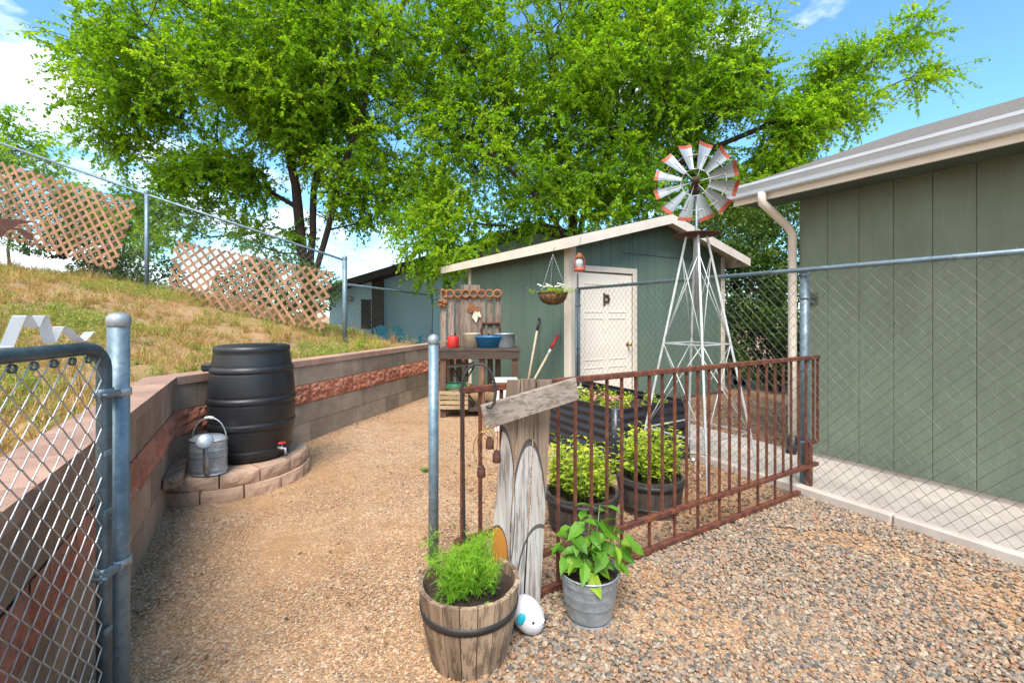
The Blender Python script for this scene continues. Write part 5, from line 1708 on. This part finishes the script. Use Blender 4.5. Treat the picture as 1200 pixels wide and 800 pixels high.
    for y in (-.05, .15): M.tube([c + Vector((-.18, y, 0)), c + Vector((.17, y, .56))], .011, 8); M.tube([c + Vector((.18, y, 0)), c + Vector((-.17, y, .58))], .011, 8)
    M.build('crossed_legs', m['blackmetal'], t)
    # white bin standing right of the bench legs
    c = Vector((P(592, 0, 5.75).x, 5.85, 0)); t = thing('storage_bin', 'white plastic bin with a lid standing in front of the potting bench', 'bin', c)
    M = MB(); M.box(c + Vector((0, 0, .30)), (.26, .26, .60), None, .5, 1.06); M.build('body', m['whiteplastic'], t)
    M = MB(); M.box(c + Vector((0, 0, .625)), (.32, .32, .035), None, .5, bev=.012); M.build('lid', m['whiteplastic'], t)
bench()

# ------------------------------------------------------------------ neighbour's blue house and chairs
def blue_house():
    Y = 17.0
    x0 = P(386, 0, Y).x; xm = P(443, 0, Y).x; x1 = 2.2; zg = .25
    root = thing('neighbour_house', 'pale blue neighbouring house with dark brown eave beyond the back fence', 'house', (x0, Y, zg))
    pitch = .30; ze = P(0, 341, Y).z - .12; apex = 1.0
    def rz(x): return ze + pitch * (x - x0) if x < apex else ze + pitch * (apex - x0) - pitch * (x - apex)
    M = MB()
    M.prism([(x0, Y, zg - .6), (xm, Y, zg - .6), (xm, Y, rz(xm)), (x0, Y, rz(x0))], (0, 6, 0), .5)
    M.prism([(xm + .01, Y + .35, zg - .6), (x1 + 3, Y + .35, zg - .6), (x1 + 3, Y + .35, rz(x1 + 3)), (apex, Y + .35, rz(apex)), (xm + .01, Y + .35, rz(xm))], (0, 5, 0), .5)
    M.build('wall', m['bluehouse'], root)
    ov = .6
    M = MB(); xa = x0 - .5
    M.prism([(xa, Y - ov, rz(xa)), (apex, Y - ov, rz(apex)), (x1 + 3.5, Y - ov, rz(x1 + 3.5)), (x1 + 3.5, Y - ov, rz(x1 + 3.5) + .26), (apex, Y - ov, rz(apex) + .26), (xa, Y - ov, rz(xa) + .26)], (0, 7.5, 0), .5)
    rf = M.build('roof', m['brownroof'], root)
    M = MB()
    for px, py, h_ in ((461, 318, .45), (465, 316, .3)): 
        q = P(px, py, Y + 1.5); M.tube([(q.x, q.y, rz(q.x) + .1), (q.x, q.y, rz(q.x) + .26 + h_)], .06, 10)
    q = P(474, 0, Y + 1.5); M.box((q.x, q.y, rz(q.x) + .42), (.5, .4, .3))
    M.build('roof_vent', m['vent'], rf)
    M = MB(); M.box((xm, Y - .02, (zg + rz(xm)) / 2 - .2), (.42, .12, rz(xm) - zg + .4), None, .5); M.build('dark_corner_post', m['brownroof'], root)
    a, b = P(424, 348, Y), P(434, 382, Y); c = (a + b) / 2
    M = MB(); M.box((c.x, Y - .01, c.z - .1), (.36, .06, 1.1), None, .4, bev=.01); wf = M.build('window', m['brownroof'], root)
    M = MB(); M.box((c.x + .0, Y - .045, c.z - .1), (.26, .02, .98), None, .5); M.build('pane', m['glass'], wf)
    M = MB(); c = P(410, 350, Y); M.box((c.x, Y - .1, c.z), (.22, .18, .2), None, .5, bev=.02); M.build('porch_light', m['vent'], root)
blue_house()

def chair():
    root = thing('adirondack_chair', 'turquoise adirondack chair nearer the dark house corner, beyond the block wall', 'chair', (0, 0, 0), 0, 'turquoise chairs by the blue house')
    M = MB(); M.add([(-.26, -.30, .36), (.26, -.30, .36), (.26, .22, .27), (-.26, .22, .27), (-.26, -.30, .34), (.26, -.30, .34), (.26, .22, .25), (-.26, .22, .25)], [(0, 1, 2, 3), (4, 7, 6, 5), (0, 4, 5, 1), (1, 5, 6, 2), (2, 6, 7, 3), (3, 7, 4, 0)], .5); M.build('seat', m['turquoise'], root, False)
    M = MB()
    for k in range(5):
        x = -.22 + .11 * k; M.bar((x, .20, .25), (x * 1.12, .48, .90 - .03 * abs(k - 2) ** 1.5), .095, .02, up=(0, -1, .4), v=.5, bev=.004)
    M.build('backrest', m['turquoise'], root, False)
    for s in (-1, 1):
        M = MB(); M.bar((s * .31, -.34, .56), (s * .30, .34, .52), .13, .025, v=.6, bev=.006); M.build('armrest', m['turquoise'], root, False)
        M = MB(); M.bar((s * .27, -.28, 0), (s * .28, -.28, .55), .10, .03, up=(0, 1, 0), v=.5); M.build('leg', m['turquoise'], root, False)
        M = MB(); M.bar((s * .27, .45, 0), (s * .27, -.25, .34), .03, .10, v=.5); M.build('leg', m['turquoise'], root, False)
    return root
ch = chair()
q = P(457, 400, 14.6); ch.location = (q.x, q.y, hill_z(q.x, q.y)); ch.rotation_euler.z = math.radians(55)
q = P(478, 400, 14.9); dup(ch, (q.x, q.y, hill_z(q.x, q.y)), math.radians(65), 'turquoise adirondack chair nearer the potting bench, beyond the block wall')

# ------------------------------------------------------------------ trees and shrubs
def trees():
    d = 12.0
    def q(x, y, dd=d): return tuple(P(x, y, dd))
    bz = .5
    b = P(365, 0, d); b0 = (b.x, d, bz)
    stems = [[b0, q(364, 345), q(352, 270), q(340, 190), q(325, 110), q(300, 20)],
             [q(364, 345), q(370, 250, 12.2), q(377, 170, 12.4), q(372, 80, 12.6), q(380, -20, 12.6)],
             [q(366, 345), q(384, 270, 11.8), q(400, 200, 11.6), q(425, 120, 11.5), q(440, 30, 11.4)]]
    R = 1.0
    blobs = [(q(315, 60), (3.9, 3.4, 3.2), 600), (q(400, 120, 12.3), (2.9, 2.8, 3.2), 420), (q(240, 140, 11.2), (2.7, 2.4, 1.8), 270), (q(150, 85, 10.8), (1.6, 1.4, 1.0), 70), (q(85, 65, 10.8), (.6, .6, .35), 9),
             (q(300, 245, 12.6), (2.3, 1.8, .9), 20), (q(330, 205, 12.4), (1.6, 1.2, .9), 26), (q(185, 250, 11.0), (1.0, .9, .5), 22), (q(435, 225, 12), (1.5, 1.6, 1.0), 80), (q(220, 225, 11.2), (1.5, 1.3, .8), 13), (q(300, 280, 12.2), (1.5, 1.2, .5), 20), (q(200, 180, 11), (1.2, 1, .6), 24), (q(140, 165, 10.8), (.9, .7, .4), 15), (q(280, 165, 11.2), (1.7, 1.0, 1.1), 70), (q(250, -60, 11.5), (4, 3, 2), 160), (q(450, -40, 11.5), (3, 2.5, 2), 120)]
    tree('shade_tree', 'large bright green shade tree with several dark trunks behind the lattice fence', stems, blobs, .078, 150, .64, 'leaf', 3, gap=-.2, thick_k=1.5)
    d2 = 12.6
    b = P(676, 0, d2); b0 = (b.x, d2, 0)
    Q = lambda x, y, dd=d2: tuple(P(x, y, dd))
    stems = [[b0, Q(674, 330), Q(672, 260), Q(668, 200), Q(650, 120), Q(640, 20)],
             [Q(674, 300), Q(690, 230), Q(715, 170), Q(745, 100), Q(770, 10)],
             [Q(673, 290), Q(640, 240, 12.2), Q(600, 200, 11.9), Q(555, 160, 11.6)],
             [Q(680, 240), Q(740, 215, 12.2), Q(820, 180, 12), Q(900, 145, 11.8), Q(980, 100, 11.6), Q(1060, 45, 11.5)]]
    blobs = [(Q(660, 90), (4.2, 3.2, 3.4), 640), (Q(760, 130, 12.2), (3.0, 2.6, 2.5), 360), (Q(590, 190, 11.8), (2.3, 2.0, 1.9), 250), (Q(520, 285, 10.8), (1.25, 1.2, .9), 70),
             (Q(800, 40, 12.4), (2.6, 2.4, 2.2), 220), (Q(690, 235, 12), (2.8, 1.8, 1.0), 170), (Q(545, 60, 12), (2.0, 2, 2.4), 150), (Q(865, 165, 11.8), (1.5, 1.2, 1.2), 110), (Q(880, 95, 11.9), (1.2, 1, .8), 60), (Q(875, 225, 11.8), (1.3, 1, .8), 75), (Q(930, 125, 11.7), (1.3, 1, .8), 85), (Q(945, 85, 11.7), (.9, .8, .4), 30), (Q(850, 175, 11.3), (.9, .4, .5), 40), (Q(905, 150, 11.2), (.8, .35, .5), 36),
             (Q(985, 120, 11.6), (.9, .8, .65), 36), (Q(1010, 75, 11.6), (.9, .7, .4), 26), (Q(1065, 40, 11.5), (.75, .6, .35), 20), (Q(1075, 90, 11.5), (.6, .5, .3), 13), (Q(905, 195, 11.7), (.9, .8, .5), 30), (Q(650, -60), (4.5, 3, 2), 160)]
    tree('shade_tree', 'large bright green shade tree spreading behind the garden shed roof', stems, blobs, .078, 150, .64, 'leaf', 5, gap=-.2, vbias=.08, thick_k=1.1)
    # background trees beyond the hill and between the crowns
    for i, (x, y, dd, r, lab) in enumerate(((10, 178, 22, (2.0, 2.0, 1.9), 'rounded green tree far beyond the hill at the left edge above the lattice'),
                                           (140, 258, 20, (2.6, 2.4, 1.6), 'pale leafy tree far beyond the lattice fence between its two panels'),
                                           (500, 240, 20, (1.8, 1.6, 1.8), 'loose green tree behind the blue house roof between the two shade trees'))):
        c = P(x, y, dd)
        tree('background_tree', lab, [[(c.x, c.y, 0), (c.x, c.y, c.z * .55), (c.x + .2, c.y, c.z)]], [(tuple(c), r, 110)], .15, 70, .8, 'leaf', 40 + i, None, .01, -.25, .6, (-.05, -.12, 0)[i])
    shrub('shrub', 'dark green bush growing low behind the fence post between the lattice panels', 'bush', tuple(P(150, 322, 9.3)), (1.0, .8, .55), 5200, .075, 'leafdark', 61, None, .08)
    shrub('shrub', 'mid green bush showing through the downhill lattice panel', 'bush', tuple(P(325, 338, 10.6)), (1.5, .9, .75), 6000, .08, 'leafdark', 62, None, .2)
    shrub('shrub', 'loose green bush showing through the uphill lattice panel', 'bush', tuple(P(70, 262, 10.4)), (1.5, .9, .8), 4200, .085, 'leafdark', 63, None, .3, None, -.02)
    g = 'dark shrubs behind the chain link fence'
    for i, (x, y, dd, r, n, lab, vb) in enumerate(((868, 335, 9.6, (1.0, .9, 1.0), 5200, 'tall dark leafy shrub against the shed right corner behind the fence', .0),
                                           (915, 300, 10.0, (1.1, 1.0, 1.5), 6800, 'tallest leafy shrub rising behind the house downspout', .12),
                                           (905, 405, 8.8, (.85, .7, .75), 4200, 'low dark shrub behind the chain link fence just left of the house corner', -.1),
                                           (858, 255, 11.0, (1.2, 1.0, .9), 4000, 'bright leafy shrub top showing above the shed right eave', .25))):
        shrub('shrub', lab, 'bush', tuple(P(x, y, dd)), r, int(n * 1.5), .085, 'leafdark', 70 + i, g, vb + .16, 0.0)
trees()

# ------------------------------------------------------------------ hill grass, weeds, gravel
def hill_plants():
    rng = np.random.default_rng(12)
    bs, ds, ll, vs = [], [], [], []
    gb, gd, gl, gv = [], [], [], []
    N = 0
    for k in range(130000):
        x = -1.4 - 12 * rng.random() ** 1.35; y = .1 + 9.3 * rng.random() ** .9
        dd = behind(x, y)
        if dd < .24 or x / max(y, .4) < -1.35: continue
        n1 = mn.noise(Vector((x * .8, y * .8, 1))) + .5 * mn.noise(Vector((x * 2.6, y * 2.6, 7)))
        g1 = mn.noise(Vector((x * .7 + 9, y * .7, 3))) + .5 * mn.noise(Vector((x * 2.2, y * 2.2, 5)))
        z = hill_z(x, y)
        near = y < 5
        if n1 > -.28 + .75 * rng.random():
            if len(bs) < 90000:
                for j in range(2):
                    bs.append((x + rng.normal(0, .02), y + rng.normal(0, .02), z - .01)); ds.append((rng.normal(0, .55), rng.normal(0, .55), .8)); ll.append(.03 + (.14 if n1 > .1 else .07) * rng.random() ** 1.4); vs.append(np.clip(.5 + .3 * n1 + rng.normal(0, .22), 0, 1))
        if g1 > .0 + .55 * rng.random():
            for j in range(2):
                gb.append((x + rng.normal(0, .03), y + rng.normal(0, .03), z + .10 * rng.random())); gd.append((rng.normal(0, .7), rng.normal(0, .7), .5)); gl.append(.02 + .045 * rng.random()); gv.append(np.clip(.5 + .4 * g1 + rng.normal(0, .2), 0, 1))
    ll = np.array(ll); gl = np.array(gl)
    tb, td, tl, tv = [], [], [], []; wb, wd_, wl, wv = [], [], [], []
    for k in range(2400):
        x = -1.6 - 10 * rng.random() ** 1.3; y = .2 + 8.6 * rng.random(); dd = behind(x, y)
        if dd < .3 or x / max(y, .4) < -1.35: continue
        z = hill_z(x, y); g1 = mn.noise(Vector((x * .7 + 9, y * .7, 3)))
        if rng.random() < .52 - g1 * .8 - (.28 if dd < 1.5 else 0):
            hh = .07 + .30 * rng.random() ** 1.6; cv = rng.normal(0, .15)
            for j in range(28):
                tb.append((x + rng.normal(0, .025), y + rng.normal(0, .025), z - .01)); td.append((rng.normal(0, .38), rng.normal(0, .38), .9)); tl.append(hh * (.35 + .9 * rng.random())); tv.append(np.clip(.5 + cv + rng.normal(0, .2), 0, 1))
        else:
            r_ = .04 + .11 * rng.random() ** 1.5; cv = rng.normal(0, .16)
            for j in range(34):
                q = unit(rng.normal(0, 1, (1, 3)))[0] * r_ * rng.random() ** .4
                wb.append((x + q[0], y + q[1], z + abs(q[2]) * 1.3)); wd_.append((q[0] * 8 + rng.normal(0, .5), q[1] * 8 + rng.normal(0, .5), .6 + rng.normal(0, .4))); wl.append(.025 + .04 * rng.random()); wv.append(np.clip(.45 + cv + rng.normal(0, .18), 0, 1))
    for src, dst in ((tb, bs), (td, ds), (tv, vs), (wb, gb), (wd_, gd), (wv, gv)): dst += src
    ll = np.concatenate([ll, tl]); gl = np.concatenate([gl, wl])
    o = np_mesh('dry_grass', *leaf_arrays(np.array(bs), np.array(ds), ll, .006 + 0 * ll, np.array(vs), BLADE), m['drygrass']); tag(o, 'dry straw grass covering the hillside above the wall', 'grass', None, 'stuff')
    o = np_mesh('green_weeds', *leaf_arrays(np.array(gb), np.array(gd), gl, gl * .22, np.array(gv), KITE), m['weedgreen']); tag(o, 'patchy green weeds scattered over the dry hillside', 'weeds', None, 'stuff')
    # one yellow flowering weed by the corner post
    for i, (p, lab) in enumerate(((P(422, 404, 7.3), 'yellow green weed clump at the foot of the tall corner fence post'),)):
        bp = [(p.x + rng.normal(0, .12), p.y + rng.normal(0, .1), hill_z(p.x, p.y)) for _ in range(20)]
        t = thing('weed_clump', lab, 'weed', (p.x, p.y, hill_z(p.x, p.y))); stems_and_leaves(t, bp, .28, .05, 40, 12, .05, .4, 'leafbasil', 55, KITE, .35, .002, .15)
    p = G(497, 552)
    t = thing('weed_tuft', 'tiny green weed tuft growing alone in the tan gravel beside the latch post', 'weed', p); bp = [(p.x + rng.normal(0, .015), p.y + rng.normal(0, .015), 0) for _ in range(8)]
    stems_and_leaves(t, bp, .05, .02, 16, 6, .03, .5, 'leafpepper', 56, KITE, .6, .001, .1)
hill_plants()

ICO = None
def stones(name, label, pts, size, mat, seed, flat=.6):
    rng = np.random.default_rng(seed)
    ph = (1 + 5 ** .5) / 2
    iv = unit(np.array([(-1, ph, 0), (1, ph, 0), (-1, -ph, 0), (1, -ph, 0), (0, -1, ph), (0, 1, ph), (0, -1, -ph), (0, 1, -ph), (ph, 0, -1), (ph, 0, 1), (-ph, 0, -1), (-ph, 0, 1)], float))
    it = np.array([(0, 11, 5), (0, 5, 1), (0, 1, 7), (0, 7, 10), (0, 10, 11), (1, 5, 9), (5, 11, 4), (11, 10, 2), (10, 7, 6), (7, 1, 8), (3, 9, 4), (3, 4, 2), (3, 2, 6), (3, 6, 8), (3, 8, 9), (4, 9, 5), (2, 4, 11), (6, 2, 10), (8, 6, 7), (9, 8, 1)])
    n = len(pts)
    V = iv[None] * (1 + rng.normal(0, .17, (n, 12, 1)))
    V = V * np.stack([np.ones(n), .55 + .4 * rng.random(n), flat * (.6 + .6 * rng.random(n))], 1)[:, None, :]
    # random tilt then spin
    t = rng.normal(0, .35, n); c, s_ = np.cos(t), np.sin(t)
    y = V[:, :, 1] * c[:, None] - V[:, :, 2] * s_[:, None]; z = V[:, :, 1] * s_[:, None] + V[:, :, 2] * c[:, None]
    V[:, :, 1], V[:, :, 2] = y, z
    t = rng.random(n) * 6.283; c, s_ = np.cos(t), np.sin(t)
    x = V[:, :, 0] * c[:, None] - V[:, :, 1] * s_[:, None]; y = V[:, :, 0] * s_[:, None] + V[:, :, 1] * c[:, None]
    V[:, :, 0], V[:, :, 1] = x, y
    V = V * np.asarray(size)[:, None, None] + pts[:, None, :]
    I = (np.arange(n)[:, None, None] * 12 + it[None]).reshape(-1, 3)
    o = np_mesh(name, V.reshape(-1, 3), I, np.repeat(rng.random(n), 20), m[mat])
    tag(o, label, 'gravel', None, 'stuff')

def gravel():
    rng = np.random.default_rng(77)
    npan = np.array([PD.y, -PD.x])                              # towards the camera from the panel line
    fn = np.array([HN.x, HN.y])
    def sample(n, x0, x1, y0, y1): return np.stack([x0 + (x1 - x0) * rng.random(n), y0 + (y1 - y0) * rng.random(n)], 1)
    def nz(p, s, k): return np.array([mn.noise(Vector((a * s, b * s, k))) for a, b in p])
    def fov(p): return np.abs(p[:, 0]) < p[:, 1] * 1.22 + .25
    def walkside(p): return (p - np.array([FA.x, FA.y])) @ fn > .10
    wallok = lambda p: np.array([behind(a, b) < -.0 for a, b in p])
    # coarse gravel on the camera side of the railing
    p = sample(90000, -.9, 3.6, 1.15, 4.2)
    side = (p - np.array([PA.x, PA.y])) @ npan
    edge = p[:, 0] + .42 - .12 * (p[:, 1] - 1.5) + .35 * nz(p, 1.3, 2) 
    keep = fov(p) & walkside(p) & (side > -.03) & (edge > .35 * rng.random(len(p)) ** .7)
    thin = nz(p, 1.1, 9)
    keep &= ~((thin > .18) & (rng.random(len(p)) < .75) & (p[:, 1] > 1.9))
    p = p[keep][:26000]
    sz = .0065 + .0095 * rng.random(len(p)) ** 1.3
    pts = np.column_stack([p, .004 + .010 * rng.random(len(p))]); 
    stones('coarse_gravel', 'coarse mixed grey and pink gravel spread before the railing', pts, sz, 'stonec', 1)
    # fine gravel in the yard
    p = sample(150000, -2.9, 1.2, 1.1, 6.3)
    p = p[rng.random(len(p)) < np.clip(2.6 / p[:, 1], 0, 1) ** 1.2]
    keep = fov(p) & wallok(p); p = p[keep]
    p = p[nz(p, 1.0, 4) + .45 * rng.random(len(p)) > -.05][:62000]
    side = (p - np.array([PA.x, PA.y])) @ npan
    sz = (.0032 + .0050 * rng.random(len(p)) ** 1.6)
    stones('fine_gravel', 'fine tan gravel covering the yard along the block wall', np.column_stack([p, .001 + .005 * rng.random(len(p))]), sz, 'stonef', 2)
    # brown bark-like gravel inside the garden and beyond the fence
    p = sample(60000, -.6, 4.5, 2.2, 9.0)
    side = (p - np.array([PA.x, PA.y])) @ npan
    wl = (p - np.array([FA.x, FA.y])) @ fn
    keep = fov(p) & (side < -.02) & ((wl > .1) | (wl < -.95)) & ((p[:, 0] > .1 + .3 * nz(p, 2, 3)) | (rng.random(len(p)) < .12))
    p = p[keep][:24000]
    stones('bark_gravel', 'brown bark and pebble mulch around the planters behind the railing', np.column_stack([p, .002 + .008 * rng.random(len(p))]), .006 + .010 * rng.random(len(p)) ** 1.5, 'stoneb', 3)
gravel()

def litter():
    rng = np.random.default_rng(99)
    n = 900
    x = -2.6 + 6.2 * rng.random(n); y = 1.3 + 6.5 * rng.random(n)
    ok = np.array([behind(a, b) < -.05 for a, b in zip(x, y)]) & (np.abs(x) < y * 1.2)
    # leaves gather along the wall foot and below the fence
    t = rng.random(350) * 5.5; dw = np.abs(rng.normal(0, .10, 350)) + .03
    wx = np.where(t < 2.2, CORN.x + ND.x * t - NB.x * dw, CORN.x + FD.x * (t - 1.2) - FB.x * dw); wy = np.where(t < 2.2, CORN.y + ND.y * t - NB.y * dw, CORN.y + FD.y * (t - 1.2) - FB.y * dw)
    x = np.concatenate([x[ok], wx]); y = np.concatenate([y[ok], wy]); n = len(x)
    d = rng.normal(0, 1, (n, 3)); d[:, 2] *= .15
    L = .012 + .028 * rng.random(n) ** 1.5
    o = np_mesh('leaf_litter', *leaf_arrays(np.column_stack([x, y, .012 + .008 * rng.random(n)]), d, L, L * .45, rng.random(n)), m['litter'])
    tag(o, 'small dry fallen leaves scattered over the gravel yard', 'leaf litter', None, 'stuff')
litter()
